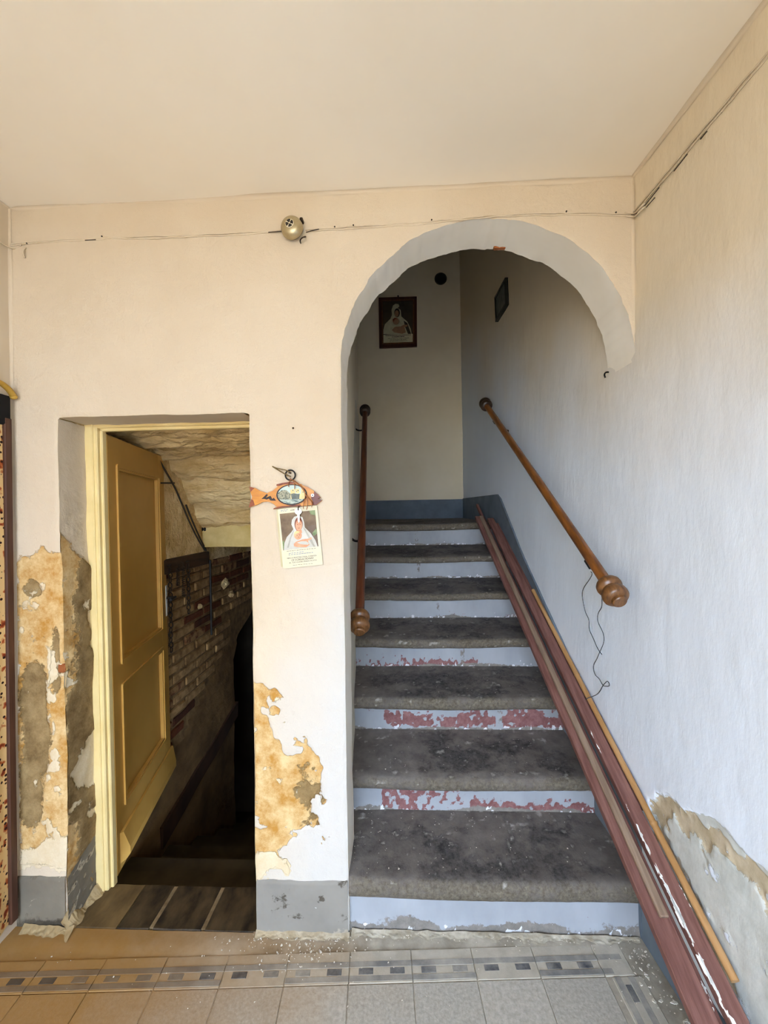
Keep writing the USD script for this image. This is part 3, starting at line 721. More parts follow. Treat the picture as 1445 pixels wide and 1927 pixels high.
# ---- threshold of the cellar door
threshold = thing('threshold', 'dark slate threshold slabs with pale joints under the cellar door', 'threshold', kind='structure')
def slab(x0, x1, mname, dx=0.012):
    m = cbox(0, 1, D - 0.004, 1.540, -0.05, 0.002, 0.003)
    v = np.array(m.vertices)
    v[:, 0] = x0 + v[:, 0] * (x1 - x0)
    v = trimesh.Trimesh(v, m.faces, process=False).subdivide().subdivide().subdivide()
    p = np.array(v.vertices)
    p[:, 2] += np.where(p[:, 2] > -0.01, wob(p[:, 0], p[:, 1], 0.003, 14, 55), 0)
    obj('stone_slab', trimesh.Trimesh(p, v.faces, process=False), mname, threshold, smooth=35)
for x0, x1, n_ in ((DXL - 0.03, -0.985, 'slate_dusty'), (-0.982, -0.872, 'slate'), (-0.858, -0.694, 'slate'), (-0.681, -0.49, 'slate')):
    slab(x0, x1, n_)
obj('mortar_joint', cat_([cbox(-0.874, -0.856, D + 0.002, 1.536, -0.05, 0.001, 0.001), cbox(-0.696, -0.679, D + 0.002, 1.536, -0.05, 0.001, 0.001)]), 'mortar', threshold)

# ---- the stairs
RY = [1.401, 1.672, 1.940, 2.215, 2.490, 2.770, 3.060]                 # painted risers
ZN = [0.189, 0.355, 0.545, 0.729, 0.911, 1.098, 1.306]                 # worn nose of each tread
ZBK = [0.2045, 0.3876, 0.5765, 0.7611, 0.9532, 1.1478, 1.325]          # tread at the next riser
PT = [0.118, 0.295, 0.483, 0.675, 0.866, 1.0536, 1.252]                # top of the paint
stairs = thing('staircase', 'worn stone staircase with blue-grey painted risers climbing through the arch', 'staircase')
red_ = [0.0, 0.62, 0.66, 0.34, 0.30, 0.1, 0.0]
for k in range(7):
    y0, y1 = RY[k], (RY[k + 1] if k < 6 else YB + 0.01)
    zb = 0.0 if k == 0 else ZBK[k - 1]
    # riser
    def rf(u, v, k=k, y0=y0, zb=zb):
        x = XS(y0) + u * (XR(y0) - XS(y0) - 0.006)
        z = zb - 0.02 + v * (PT[k] + 0.015 - zb + 0.02)
        t = (z - zb) / (PT[k] - zb)
        n = fbm(np.stack([x * 7, z * 14, x * 0 + k * 3.1], -1), 5, 131 + k) - 0.5
        n2 = fbm(np.stack([x * 60, z * 60, x * 0 + k], -1), 4, 151) - 0.5
        mid = (x - 0.0) / 0.7
        if k == 1:
            r = 0.5 + np.where(x < 0.25, 0.34 - np.abs(x - 0.02) / 0.34, 0.12 - (t - 0.20) * 1.2) + n * 1.1
            r = np.where(x < -0.10, 0, r)
        elif k == 2:
            r = 0.5 + np.where(x < -0.10, -0.5, 0.22 - np.abs(t - 0.42) * 0.8) + n * 1.5
            r = np.where(np.abs(x - 0.425) < 0.014, 0, r)
        elif k == 3:
            r = 0.5 + (0.26 - t) * 1.1 + n * 1.3 - np.clip(np.abs(x - 0.07) - 0.25, 0, 1) * 3
        elif k == 4:
            r = 0.5 + (0.12 - t) * 1.5 + n * 0.9 - 0.2
        else:
            r = np.zeros_like(x)
        g = 0.5 + (0.10 - t) * 3.0 + n * 1.6 - 0.1
        g = np.maximum(g, np.where((np.abs(x - [0.33, 0.9, 0.43, 0.30, 0.20, 0.1, 0.1][k]) < 0.013), 0.46 + n2 * 0.6, 0))
        if k == 0:
            g = 0.5 + (0.22 - t) * 2.2 + n * 1.8
        r = r + n2 * 1.3
        b = 0.5 + (0.08 - t) * 2 + n2 * 2.2 - 0.35
        rf.w = np.clip(np.stack([r, g, b], 1), 0, 1)
        y = y0 + wob(x, z, 0.003, 7, 141 + k) - np.clip(0.25 - t, 0, 1) * (0.03 if k == 0 else 0.012)
        return np.stack([x, y, z], 1)
    m_ = grid(rf, 150, 18)
    obj('riser', m_, 'riser_paint', stairs, smooth=True, wear=rf.w)
    # tread slab with a rounded, worn nose
    def tf(u, v, k=k, y0=y0, y1=y1):
        yy_, zz_, s_ = prof[k]
        i = v * (len(yy_) - 1)
        y = np.interp(i, np.arange(len(yy_)), yy_); z = np.interp(i, np.arange(len(yy_)), zz_)
        x = XS(y) + u * (XR(y) - XS(y) - 0.006)
        xm = (x - XS(y)) / (XR(y) - XS(y))
        n = fbm(np.stack([x * 8, y * 12, x * 0 + k], -1), 5, 161 + k) - 0.5
        n2 = fbm(np.stack([x * 45, y * 45, z * 45], -1), 3, 171) - 0.5
        dep = np.clip((y - (y0 - 0.035)) / (y1 - y0 + 0.03), 0, 1)
        nose = np.clip(1.15 - (y - (y0 - 0.038)) / 0.026, 0, 1)
        dark = np.clip(1.2 - ((xm - 0.50) / 0.46) ** 2, 0, 1) * np.clip(1.5 - np.abs(dep - 0.40) * 2.3, 0, 1)
        wear_dip = -0.006 * np.clip(1 - ((xm - 0.45) / 0.35) ** 2, 0, 1) * np.clip(1 - dep * 1.6, 0, 1)
        tf.w = np.clip(np.stack([0.10 + nose * 0.50 + n * 0.5 + n2 * 0.5 * nose, 0.12 + dark * 0.42 + n * 1.3 + n2 * 0.9, 0.5 + n2 * 2.0 - 0.55 + 0.12 * (dep > 0.93)], 1), 0, 1)
        z = z + wear_dip + n2 * 0.003 + wob(x, y, 0.002, 9, 181 + k)
        return np.stack([x, y, z], 1)
    prof = globals().setdefault('prof', {})
    yn, zn = y0 - 0.038, ZN[k]
    und = PT[k] + 0.004
    r_ = min(0.022, (zn - und) * 0.45)
    ang = np.linspace(-np.pi / 2, np.pi / 2, 12)
    nose_y = yn + r_ - r_ * np.cos(ang)
    nose_z = (zn + und) / 2 + ((zn - und) / 2) * np.sin(ang)
    ty = np.linspace(yn + r_, y1 + 0.004, 34)[1:]
    tz = zn + (ZBK[k] - zn) * (ty - yn) / (y1 - yn)
    prof[k] = (np.r_[y0 + 0.01, nose_y, ty], np.r_[und, nose_z, tz], None)
    m_ = grid(tf, 110, 46)
    obj('tread' if k < 6 else 'landing', m_, 'tread_stone', stairs, smooth=True, wear=tf.w)
def core_block(k):
    y0, y1 = RY[k] + 0.02, (RY[k + 1] + 0.02 if k < 6 else YB)
    m = prism(sg.Polygon([(float(XS(y0)) + 0.005, y0), (float(XR(y0)) - 0.012, y0), (float(XR(y1)) - 0.012, y1), (float(XS(y1)) + 0.005, y1)]), ZN[k] - 0.02)
    return m
for k in range(7):
    obj('step_core', core_block(k), 'cellar_plaster', stairs)

# ---- the cellar stairs behind the low doorway
CX = -1.28
def cw(px, py, off=0.0): return on(px, py, (CX + off, 0, 0), (1, 0, 0))
cellar = thing('wall_cellar', 'rough cellar stair wall of whitewashed and red bricks behind the open door', None, kind='structure')
cpoly = sg.box(1.50, -1.7, 4.25, 2.0).difference(sg.Polygon([(3.08, -1.7), (3.06, 0.31), (3.2, 0.46), (3.5, 0.60), (3.75, 0.55), (3.8, -1.7)]))
Pc, Tc = sample_wall(cpoly, 0.035)
bricky = lambda y, z: (z > 0.12 + 0.30 * np.clip((y - 2.3) / 0.6, 0, 1)) & (z < 1.10)
xx = CX + wob(Pc[:, 0], Pc[:, 1], 0.016, 2.2, 201) + wob(Pc[:, 0], Pc[:, 1], 0.006, 9, 202) * (Pc[:, 1] < 0.3)
m_ = trimesh.Trimesh(np.stack([xx + np.where(bricky(Pc[:, 0], Pc[:, 1]), 0.004, 0.013), Pc[:, 0], Pc[:, 1]], 1), Tc, process=False)
up_ = Pc[Tc].mean(1)[:, 1] > 1.06
def sub(m, mask):
    q = trimesh.Trimesh(np.array(m.vertices), np.array(m.faces)[mask], process=False); q.remove_unreferenced_vertices(); return q
obj('upper_plaster', sub(m_, up_), 'cellar_plaster', cellar, smooth=True)
bk_ = bricky(Pc[Tc].mean(1)[:, 0], Pc[Tc].mean(1)[:, 1]) & ~up_
obj('mortar_bed', sub(m_, bk_), 'brick_mortar', cellar, smooth=True)
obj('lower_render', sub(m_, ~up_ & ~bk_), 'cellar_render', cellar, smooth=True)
bp, bl = 0.058, 0.262
for r_ in range(17):
    z0 = 0.115 + r_ * bp
    y0 = 1.98 - (r_ % 2) * bl * 0.5
    while y0 < 3.42:
        L_ = bl - 0.012 - rng.uniform(0, 0.012)
        ymid = y0 + L_ / 2
        if bricky(ymid, z0 + 0.02) and not (3.0 < ymid < 3.9 and z0 < 0.66):
            red_ = fbm(np.array([ymid * 2.3, z0 * 5.5, 7.0]), 2, 211)
            q = rng.random()
            mname = ('brick_red' if q < 0.6 else 'brick_dark_red') if red_ > 0.56 else ('brick_patchy' if red_ > 0.50 else 'brick_whitewashed')
            pr = rng.uniform(-0.003, 0.004) - (0.003 if 'red' in mname else 0)
            b_ = cbox(CX - 0.05, CX + 0.012 + pr, y0, y0 + L_, z0, z0 + 0.049 - rng.uniform(0, 0.004), 0.006)
            v = np.array(b_.vertices)
            v[:, 2] += (v[:, 1] - ymid) * rng.uniform(-0.02, 0.02)
            v[:, 0] += wob(v[:, 1], v[:, 2], 0.016, 2.2, 201) + rng.uniform(-0.002, 0.002, len(v))
            obj('brick', trimesh.Trimesh(v, b_.faces, process=False), mname, cellar)
        y0 += bl
pa, pb = cw(296, 1580), cw(441, 1335)
band = sg.Polygon([(pa[1], pa[2] - 0.05), (pb[1], pb[2] - 0.05), (pb[1], pb[2] + 0.06), (pa[1], pa[2] + 0.06)])
bm = prism(band, 1.0).subdivide().subdivide().subdivide()
v = np.array(bm.vertices)
obj('painted_band', trimesh.Trimesh(np.stack([CX - 0.004 + v[:, 2] * 0.030 + wob(v[:, 0], v[:, 1], 0.016, 2.2, 201), v[:, 0], v[:, 1]], 1), np.array(bm.faces), process=False), 'old_red_paint', cellar)
# vault: the underside steps down away from the door to a lintel
vp = np.array([(1.515, 1.80), (1.70, 1.755), (2.18, 1.705), (2.225, 1.69), (2.25, 1.655), (2.29, 1.615), (2.37, 1.585), (2.40, 1.53), (2.45, 1.47), (2.52, 1.41), (2.545, 1.355), (2.60, 1.315), (2.63, 1.30)])
def vf(u, v):
    s = np.r_[0, np.cumsum(np.hypot(*np.diff(vp, axis=0).T))]
    y, z = np.interp(v * s[-1], s, vp[:, 0]), np.interp(v * s[-1], s, vp[:, 1])
    x = CX - 0.03 + u * 0.86
    a = wob(x * 0.5 + y * 0.4, y * 1.6, 0.030, 5.5, 221) + wob(x * 0.6 + y, y * 2.0, 0.018, 17, 222) + wob(x + y * 1.4, y * 2.5, 0.007, 40, 224)
    return np.stack([x, y + wob(x, y, 0.02, 5, 223), z + a], 1)
obj('cellar_vault', grid(vf, 150, 190), 'cellar_plaster', cellar, smooth=True)
lv = trimesh.creation.box(bounds=[(CX - 0.03, 2.61, 1.185), (-0.42, 2.86, 1.34)]).subdivide().subdivide().subdivide().subdivide()
p = np.array(lv.vertices); p[:, 1] += wob(p[:, 0], p[:, 2], 0.008, 6, 231); p[:, 2] += wob(p[:, 0], p[:, 1], 0.003, 8, 232)
obj('lintel', trimesh.Trimesh(p, lv.faces, process=False), 'cellar_lintel', cellar, smooth=35)
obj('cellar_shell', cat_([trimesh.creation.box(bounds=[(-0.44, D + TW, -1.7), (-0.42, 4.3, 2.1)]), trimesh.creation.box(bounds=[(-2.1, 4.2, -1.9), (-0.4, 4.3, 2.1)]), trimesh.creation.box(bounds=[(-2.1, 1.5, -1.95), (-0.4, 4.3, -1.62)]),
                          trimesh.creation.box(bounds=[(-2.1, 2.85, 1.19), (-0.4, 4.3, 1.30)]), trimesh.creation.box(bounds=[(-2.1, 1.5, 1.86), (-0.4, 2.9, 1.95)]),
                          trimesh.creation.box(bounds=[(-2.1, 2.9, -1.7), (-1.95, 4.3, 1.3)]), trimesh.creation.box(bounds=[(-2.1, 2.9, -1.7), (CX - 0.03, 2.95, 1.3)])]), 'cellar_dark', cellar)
cst = thing('cellar_stairs', 'dark stone steps going down behind the cellar door', 'staircase', kind='structure')
ny = 1.54
for k in range(8):
    y1 = 1.893 + k * 0.30
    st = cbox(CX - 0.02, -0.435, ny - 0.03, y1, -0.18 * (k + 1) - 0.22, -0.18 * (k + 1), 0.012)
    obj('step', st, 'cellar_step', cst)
    ny = y1

# ---- the cellar door: frame, leaf with two panels, weatherboard, lock
door = thing('door_1', 'yellowed cream panelled cellar door standing open inwards', 'door', kind='structure')
def lean(m):
    v = np.array(m.vertices); v[:, 0] += (1.7 - v[:, 2]) * 0.012
    return trimesh.Trimesh(v, m.faces, process=False)
fy = D + FD
obj('jamb', lean(cat_([cbox(-1.185, -1.141, fy, fy + 0.042, 0.0, 1.742, 0.003), cbox(-1.146, -1.128, fy + 0.006, fy + 0.042, 0.0, 1.725, 0.004), cbox(-1.134, -1.119, fy + 0.022, fy + 0.046, 0.0, 1.715, 0.003)])), 'frame_paint', door)
obj('frame_head', cat_([cbox(-1.185, -0.47, fy, fy + 0.042, 1.727, 1.775, 0.003), cbox(-1.146, -0.47, fy + 0.006, fy + 0.042, 1.716, 1.732, 0.004), cbox(-1.134, -0.47, fy + 0.022, fy + 0.046, 1.706, 1.722, 0.003)]), 'frame_paint', door)
obj('jamb', cbox(-0.53, -0.47, fy, fy + 0.042, 0.0, 1.742, 0.003), 'frame_paint', door)
LA, LB = np.array([-1.119, 1.548, 0]), np.array([-1.262, 2.172, 0])
lu = (LB - LA) / np.linalg.norm(LB - LA); LW = np.linalg.norm(LB - LA)
ln = np.array([lu[1], -lu[0], 0])
AXL = [lu, (0, 0, 1), ln]
def lbox(u0, u1, z0, z1, t0, t1, c=0.002): return lean(frame_box(LA, AXL, ((u0, u1), (z0, z1), (t0, t1)), c))
LZ0, LZ1 = 0.022, 1.700
leaf = obj('leaf', cat_([lbox(0, 0.082, LZ0, LZ1, -0.040, 0), lbox(LW - 0.088, LW, LZ0, LZ1, -0.040, 0), lbox(0.078, LW - 0.084, 1.585, LZ1, -0.040, -0.0005),
                         lbox(0.078, LW - 0.084, 0.712, 0.806, -0.040, -0.0005), lbox(0.078, LW - 0.084, LZ0, 0.248, -0.040, -0.0005)]), 'door_paint', door)
obj('hinge_edge', lbox(-0.003, 0.0015, LZ0 + 0.002, LZ1 - 0.002, -0.038, -0.004, 0.001), 'frame_paint', leaf)
def ring(u0, u1, z0, z1, wdt, rr, t0, t1):
    o = sg.box(u0 + rr, z0 + rr, u1 - rr, z1 - rr).buffer(rr, 6)
    i = sg.box(u0 + wdt + rr * .5, z0 + wdt + rr * .5, u1 - wdt - rr * .5, z1 - wdt - rr * .5).buffer(rr * .5, 6)
    m = prism(o.difference(i), t1 - t0)
    v = np.array(m.vertices); v[:, 2] += t0
    return lean(place(trimesh.Trimesh(v, m.faces, process=False), LA, AXL))
for (z0, z1) in ((0.806, 1.585), (0.248, 0.712)):
    obj('panel', lbox(0.08, LW - 0.086, z0, z1, -0.030, -0.014), 'door_paint', leaf)
    obj('panel_moulding', cat_([ring(0.070, LW - 0.076, z0 - 0.010, z1 + 0.010, 0.016, 0.012, -0.012, 0.007), ring(0.083, LW - 0.089, z0 + 0.003, z1 - 0.003, 0.012, 0.008, -0.014, 0.002)]), 'door_paint', leaf)
wb = sg.Polygon([(0, 0), (0, 0.115), (0.008, 0.112), (0.022, 0.035), (0.022, 0.008), (0.014, 0)])
m_ = prism(wb, LW - 0.012)
v = np.array(m_.vertices)
v[:, 2] = 0.026 + np.where(v[:, 2] < 0.1, v[:, 0] * 1.6, v[:, 2] - v[:, 0] * 0.2)
m_ = trimesh.Trimesh(LA + v[:, 2][:, None] * lu + v[:, 0][:, None] * ln + (v[:, 1] + 0.050)[:, None] * np.array([0, 0, 1.0]), np.array(m_.faces), process=False)
m_.fix_normals()
obj('weatherboard', lean(m_), 'door_paint', leaf)
obj('lock_plate', lbox(LW - 0.022, LW + 0.002, 0.86, 1.02, -0.001, 0.0025, 0.001), 'white_paint', leaf, label='pale lock plate')
obj('door_handle', cat_([lean(tube(np.array([LA + lu * (LW - 0.012) + ln * t + np.array([0, 0, 0.955]) for t in (0, 0.02, 0.04)]), 0.007, 10)),
                         lean(tube(np.array([LA + lu * (LW - 0.012 - s) + ln * 0.042 + np.array([0, 0, 0.955]) for s in (-0.012, 0.03, 0.07)]), 0.007, 10))]), 'black_iron', leaf, label='dark metal handle')
for z in (1.53, 0.17):
    obj('hinge', lean(tube(np.array([LA + np.array([-0.006, -0.008, z - 0.035]), LA + np.array([-0.006, -0.008, z + 0.035])]), 0.006, 10)), 'iron', leaf, label='rusty hinge')

# ================================================================== THINGS
# ---- handrails
def knob(A, d):
    A = np.asarray(A, float)
    pr = [(0.0, -0.008), (0.0195, -0.008), (0.0225, -0.005), (0.0225, 0.003), (0.0215, 0.005), (0.024, 0.006), (0.034, 0.009), (0.0395, 0.016), (0.041, 0.026), (0.0395, 0.036), (0.035, 0.042), (0.0305, 0.046), (0.0305, 0.051),
          (0.039, 0.058), (0.0405, 0.066), (0.039, 0.076), (0.034, 0.084), (0.026, 0.088), (0.018, 0.089)]
    return lathe(pr, A, A + d)
def handrail(P, Q, label, wood, brackets, side, group=None):
    P, Q = np.asarray(P, float), np.asarray(Q, float)           # bottom, top
    d = (Q - P) / np.linalg.norm(Q - P); L = np.linalg.norm(Q - P)
    t = thing('handrail', label, 'handrail', group)
    n = 60
    s = np.linspace(0.05, L - 0.05, n)
    obj('shaft', tube(P + s[:, None] * d + 0.002 * np.sin(s * 2.2)[:, None] * np.array([0, 0, 1.0]), 0.0185, 20), wood, t, smooth=True)
    obj('end_knob', knob(P, d), 'knob_wood', t, smooth=40)
    obj('end_knob', knob(Q, -d), 'knob_in_shade', t, smooth=40, label='upper knob with the stairwell shade put into its colour')
    for s in brackets:
        c = P + d * s
        w = np.array([float(XR(c[1])) + 0.004, c[1], c[2] - 0.075]) if side > 0 else np.array([float(XS(c[1])) - 0.004, c[1], c[2] - 0.010])
        m = cat_([tube(spline([c + np.array([0, 0, -0.016]), (c + w) / 2 + np.array([0, 0, -0.022]), w], 14), 0.0055, 8),
                  lathe([(0, 0), (0.009, 0), (0.009, 0.003), (0.006, 0.005), (0, 0.005)], w, w + np.array([-side, 0, 0.0]), 12),
                  frame_box(c, [d, np.cross(d, (1, 0, 0)), (1, 0, 0)], ((-0.022, 0.022), (0.014, 0.024) if np.cross(d, (1, 0, 0))[2] < 0 else (-0.024, -0.014), (-0.013, 0.013)), 0.002)])
        obj('bracket', m, 'black_iron', t)
    return t
RP, RQ = right(1165, 1131, 0.078), right(911, 757, 0.078)
handrail(RP, RQ, 'amber wooden handrail with turned end knobs on the right-hand stair wall', 'rail_wood', [0.20, np.linalg.norm(RP - RQ) - 0.33], 1)
LP, LQ = depth(676, 1188, 1.60), depth(687, 768, 3.15)
handrail(LP, LQ, 'dark brown wooden handrail with turned end knobs on the left-hand stair wall', 'rail_wood_dark', [np.linalg.norm(LP - LQ) - 0.30, 0.55], -1)

# ---- boards leaning along the right edge of the stairs
BS = 0.555
def bplane(y0q=0.0, dq=0.0):
    e2 = np.array([SK - dq, 1, BS])
    e3 = np.array([0, -BS, 1]) / math.hypot(BS, 1)
    return np.array([float(XR(0)), 0, 0.235 + 0.007 - BS * 0.965]), [(-1, 0, 0), e2, e3]
def board(q0, q1, t0, t1, y0, y1, mname, label, dq=0.0, c=0.002, groove=None):
    t = thing('wooden_board', label, 'board', None)
    o, ax = bplane(0, dq)
    parts = [frame_box(o, ax, ((q0, q1), (y0, y1), (t0, t1)), c)]
    if groove:
        g0, g1 = groove
        parts = [frame_box(o, ax, ((q0, g0), (y0, y1), (t0, t1)), c), frame_box(o, ax, ((g0 - 0.001, g1 + 0.001), (y0 + 0.002, y1 - 0.002), (t0, t1 - 0.006)), 0.001), frame_box(o, ax, ((g1, q1), (y0, y1), (t0, t1)), c)]
    obj('plank', cat_(parts), mname, t)
    return t
def drips(t, segs, tt, dq=0.0):
    """Runs of white paint along a board's edges: irregular thin patches."""
    o, ax = bplane(0, dq)
    ms = []
    for (q, y0, y1, wdt, seed) in segs:
        r2 = np.random.default_rng(900 + seed)
        for _ in range(int((y1 - y0) * 260)):
            yc = r2.uniform(y0, y1)
            if fbm(np.array([yc * 9, seed, 0.0]), 3, 310 + seed) < 0.47:
                continue
            big = r2.random() < 0.10
            a, l = wdt * (r2.uniform(0.35, 0.6) if big else r2.uniform(0.06, 0.25)), wdt * (r2.uniform(1.2, 2.4) if big else r2.uniform(0.3, 1.2))
            ang = np.sort(r2.uniform(0, 2 * np.pi, r2.integers(6, 10)))
            rad = r2.uniform(0.55, 1.0, len(ang))
            qc = q + r2.normal(0, wdt * 0.14)
            poly = sg.Polygon(np.stack([qc + a * rad * np.cos(ang), yc + l * rad * np.sin(ang)], 1)).buffer(0)
            if poly.is_empty or poly.geom_type != 'Polygon':
                continue
            m = prism(poly, 0.0008)
            v = np.array(m.vertices); v[:, 2] += tt
            ms.append(place(trimesh.Trimesh(v, m.faces, process=False), o, ax))
    if ms:
        obj('paint_drip', cat_(ms), 'white_drip', t, label='splashes of white paint', kind='stuff')
board(0.097, 0.152, -0.022, 0.0, 0.545, 2.965, 'board_red', 'wide red-brown wooden board nearest the steps in the leaning bundle')
board(0.104, 0.127, 0.001, 0.013, 1.115, 2.95, 'board_grey', 'bare grey-brown batten lying on the widest red board, ending short of the floor')
t_ = board(0.077, 0.0935, -0.052, -0.027, 0.60, 3.17, 'board_red', 'narrow red-brown board sunk in the gap of the bundle, reaching highest of all')
drips(t_, [(0.083, 0.75, 1.12, 0.010, 1), (0.088, 0.72, 1.05, 0.008, 2)], -0.027)
t_ = board(0.031, 0.074, -0.022, 0.0, 0.55, 2.94, 'board_red', 'red-brown board with white paint runs along both edges, beside the yellow pole')
drips(t_, [(0.070, 0.60, 0.92, 0.016, 3), (0.071, 0.92, 1.28, 0.014, 4), (0.0725, 1.30, 1.56, 0.006, 5), (0.033, 0.58, 1.40, 0.005, 6), (0.050, 0.62, 0.84, 0.016, 7), (0.068, 0.98, 1.20, 0.018, 8)], 0.0)
board(0.003, 0.029, -0.036, -0.014, 1.35, 2.90, 'board_red', 'red-brown slat pushed against the skirting under the yellow pole')
o_, ax_ = bplane()
def pole_pts(q, t, y0, y1, n): return np.array([o_ + q * np.array(ax_[0]) + y * np.array(ax_[1]) + t * np.array(ax_[2]) for y in np.linspace(y0, y1, n)])
tp = thing('wooden_pole', 'thin ochre yellow wooden pole lying against the wall beside the boards', 'pole')
pp = pole_pts(0.0165, -0.001, 1.02, 2.26, 40)
obj('pole_shaft', tube(pp, 0.0098, 14), 'pole_wood', tp, smooth=50)
obj('pole_knot', cat_([lathe([(0.0096, -0.006), (0.0110, -0.002), (0.0110, 0.002), (0.0096, 0.006)], pp[k], pp[k + 1], 14) for k in (9,)]), 'pole_wood', tp, smooth=True)
obj('pole_knot', lathe([(0.0096, -0.006), (0.0110, -0.002), (0.0110, 0.002), (0.0096, 0.006)], pp[24], pp[25], 14), 'pole_wood', tp, smooth=True)

# ---- thin wire hanging from the right handrail
def wc(x, y): return 1090 + x / 6.885, 1050 + y / 6.885
w1 = [(150, 178), (165, 205), (95, 330), (38, 465), (60, 620), (85, 715), (122, 800), (128, 910), (170, 1020), (215, 1125), (265, 1215), (292, 1248)]
w2 = [(285, 320), (297, 360), (310, 430), (293, 520), (293, 610), (245, 720), (243, 830), (290, 930), (320, 1040), (300, 1140), (262, 1225), (215, 1330), (183, 1430), (205, 1510), (260, 1570), (305, 1648), (350, 1662),
      (390, 1640), (375, 1605), (345, 1610), (305, 1655), (260, 1735), (205, 1780), (140, 1805), (95, 1825), (50, 1875)]
tw_ = thing('loose_wire', 'thin grey wire dangling in a loop from the right handrail bracket to the boards', 'wire')
o1 = np.interp(np.arange(len(w1)), [0, 2, 6, 11], [0.075, 0.03, 0.014, 0.018])
o2 = np.interp(np.arange(len(w2)), [0, 3, 8, 20, 23, 25], [0.075, 0.04, 0.016, 0.012, 0.022, 0.035])
obj('wire_strand', tube(spline([right(*wc(*p), o) for p, o in zip(w1, o1)], 90), 0.0014, 6), 'wire_grey', tw_, smooth=True)
obj('wire_strand', tube(spline([right(*wc(*p), o) for p, o in zip(w2, o2)], 160), 0.0014, 6), 'wire_grey', tw_, smooth=True)

# ---- wall-mounted pieces: (x, z) drawings set against the far wall
FW = [(1, 0, 0), (0, 0, 1), (0, -1, 0)]
def flat(poly, t0, t1, y=D):
    m = prism(poly, t1 - t0)
    v = np.array(m.vertices); v[:, 2] += t0
    return place(trimesh.Trimesh(v, m.faces, process=False), (0, y, 0), FW)
def c3(x, y):
    p = far(430 + x / 5.78, 840 + y / 5.78)
    return p[0], p[2]
def P3(pts): return sg.Polygon([c3(*p) for p in pts]).buffer(0)
def E3(cx, cy, rx, ry, rot=0, n=40):
    a = np.linspace(0, 2 * np.pi, n, endpoint=False); r = math.radians(rot)
    return P3([(cx + rx * math.cos(t) * math.cos(r) - ry * math.sin(t) * math.sin(r), cy + rx * math.cos(t) * math.sin(r) + ry * math.sin(t) * math.cos(r)) for t in a])

# fish-shaped key holder
fish = thing('key_holder', 'orange wooden fish-shaped key holder with an oval harbour view', 'key holder')
body = P3([(240, 440), (300, 455), (350, 484), (430, 511), (490, 486), (548, 440), (533, 428), (536, 416), (600, 400), (690, 388), (786, 412), (800, 411), (806, 422), (870, 446), (930, 483), (975, 520), (1008, 558), (978, 571), (1022, 586), (964, 636),
           (800, 650), (640, 660), (560, 671), (500, 685), (503, 674), (538, 660), (500, 625), (462, 606), (430, 602), (380, 606), (320, 636), (236, 664), (250, 610), (272, 552), (254, 500)])
T0, T1 = 0.002, 0.013
obj('fish_body', flat(body, T0, T1), 'fish_wood', fish)
head = P3([(940, 490), (975, 520), (1008, 558), (978, 571), (1022, 586), (964, 636), (915, 640), (925, 600), (905, 560), (935, 530)]).intersection(body)
obj('fish_head', flat(head, T1 - 0.001, T1 + 0.0012), 'fish_head', fish)
obj('fish_eye', flat(E3(925, 534, 17, 18), T1, T1 + 0.003), 'white_paint', fish)
obj('fish_eye', flat(E3(926, 534, 6, 6), T1, T1 + 0.004), 'fish_black', fish, label='black pupil')
fins = shapely.union_all([P3([(240, 440), (300, 455), (272, 478), (258, 500)]), P3([(236, 664), (250, 610), (266, 575), (285, 590), (300, 640)]), P3([(500, 685), (503, 674), (560, 655), (700, 640), (790, 632), (800, 650), (640, 660), (560, 671)]),
                          P3([(533, 428), (536, 416), (600, 400), (690, 388), (740, 400), (700, 412), (610, 418), (560, 434)])]).intersection(body)
for g_ in getattr(fins, 'geoms', [fins]):
    if g_.area > 2e-6:
        obj('fish_fin', flat(g_, T1 - 0.001, T1 + 0.0008), 'fish_burnt', fish)
strokes = [P3([(372, 575), (430, 520), (442, 530), (420, 560), (470, 540), (490, 575), (505, 560), (530, 592), (470, 590), (452, 570), (430, 580), (400, 572)])]
obj('burnt_drawing', flat(shapely.union_all(strokes), T1 - 0.001, T1 + 0.0008), 'fish_black', fish)
rim = E3(700, 528, 165, 112, -3)
view = E3(700, 526, 153, 101, -3)
obj('oval_rim', flat(rim.difference(view), T1 - 0.001, T1 + 0.003), 'fish_black', fish)
pic = obj('harbour_view', flat(view, T1 - 0.002, T1 + 0.001), 'sea_sky', fish)
def inset(poly, mname, name, dt): obj(name, flat(poly.intersection(view), T1, T1 + dt), mname, pic)
inset(P3([(540, 575), (860, 575), (860, 640), (540, 640)]), 'sea_water', 'water', 0.0014)
inset(P3([(540, 520), (590, 480), (640, 478), (690, 520), (690, 578), (540, 578)]), 'sea_hill', 'hill', 0.0015)
inset(P3([(685, 478), (735, 458), (735, 520), (800, 520), (800, 462), (840, 468), (850, 540), (850, 574), (690, 574)]), 'sea_house', 'houses', 0.0016)
inset(P3([(690, 520), (720, 512), (760, 520), (785, 518), (780, 574), (700, 574)]), 'sea_dark', 'trees', 0.0018)
inset(P3([(742, 466), (780, 460), (784, 512), (744, 515)]), 'sea_house', 'houses', 0.0019)
inset(shapely.union_all([E3(713, 482, 5, 7), E3(768, 482, 5, 7), E3(752, 492, 4, 5), E3(822, 500, 4, 8)]), 'sea_dark', 'window_dots', 0.0022)
inset(shapely.union_all([P3([(590, 590), (690, 588), (690, 592), (590, 596)]), P3([(700, 612), (780, 606), (780, 610), (700, 617)]), P3([(560, 602), (640, 612), (640, 615), (560, 606)])]), 'sea_sky', 'ripples', 0.0019)
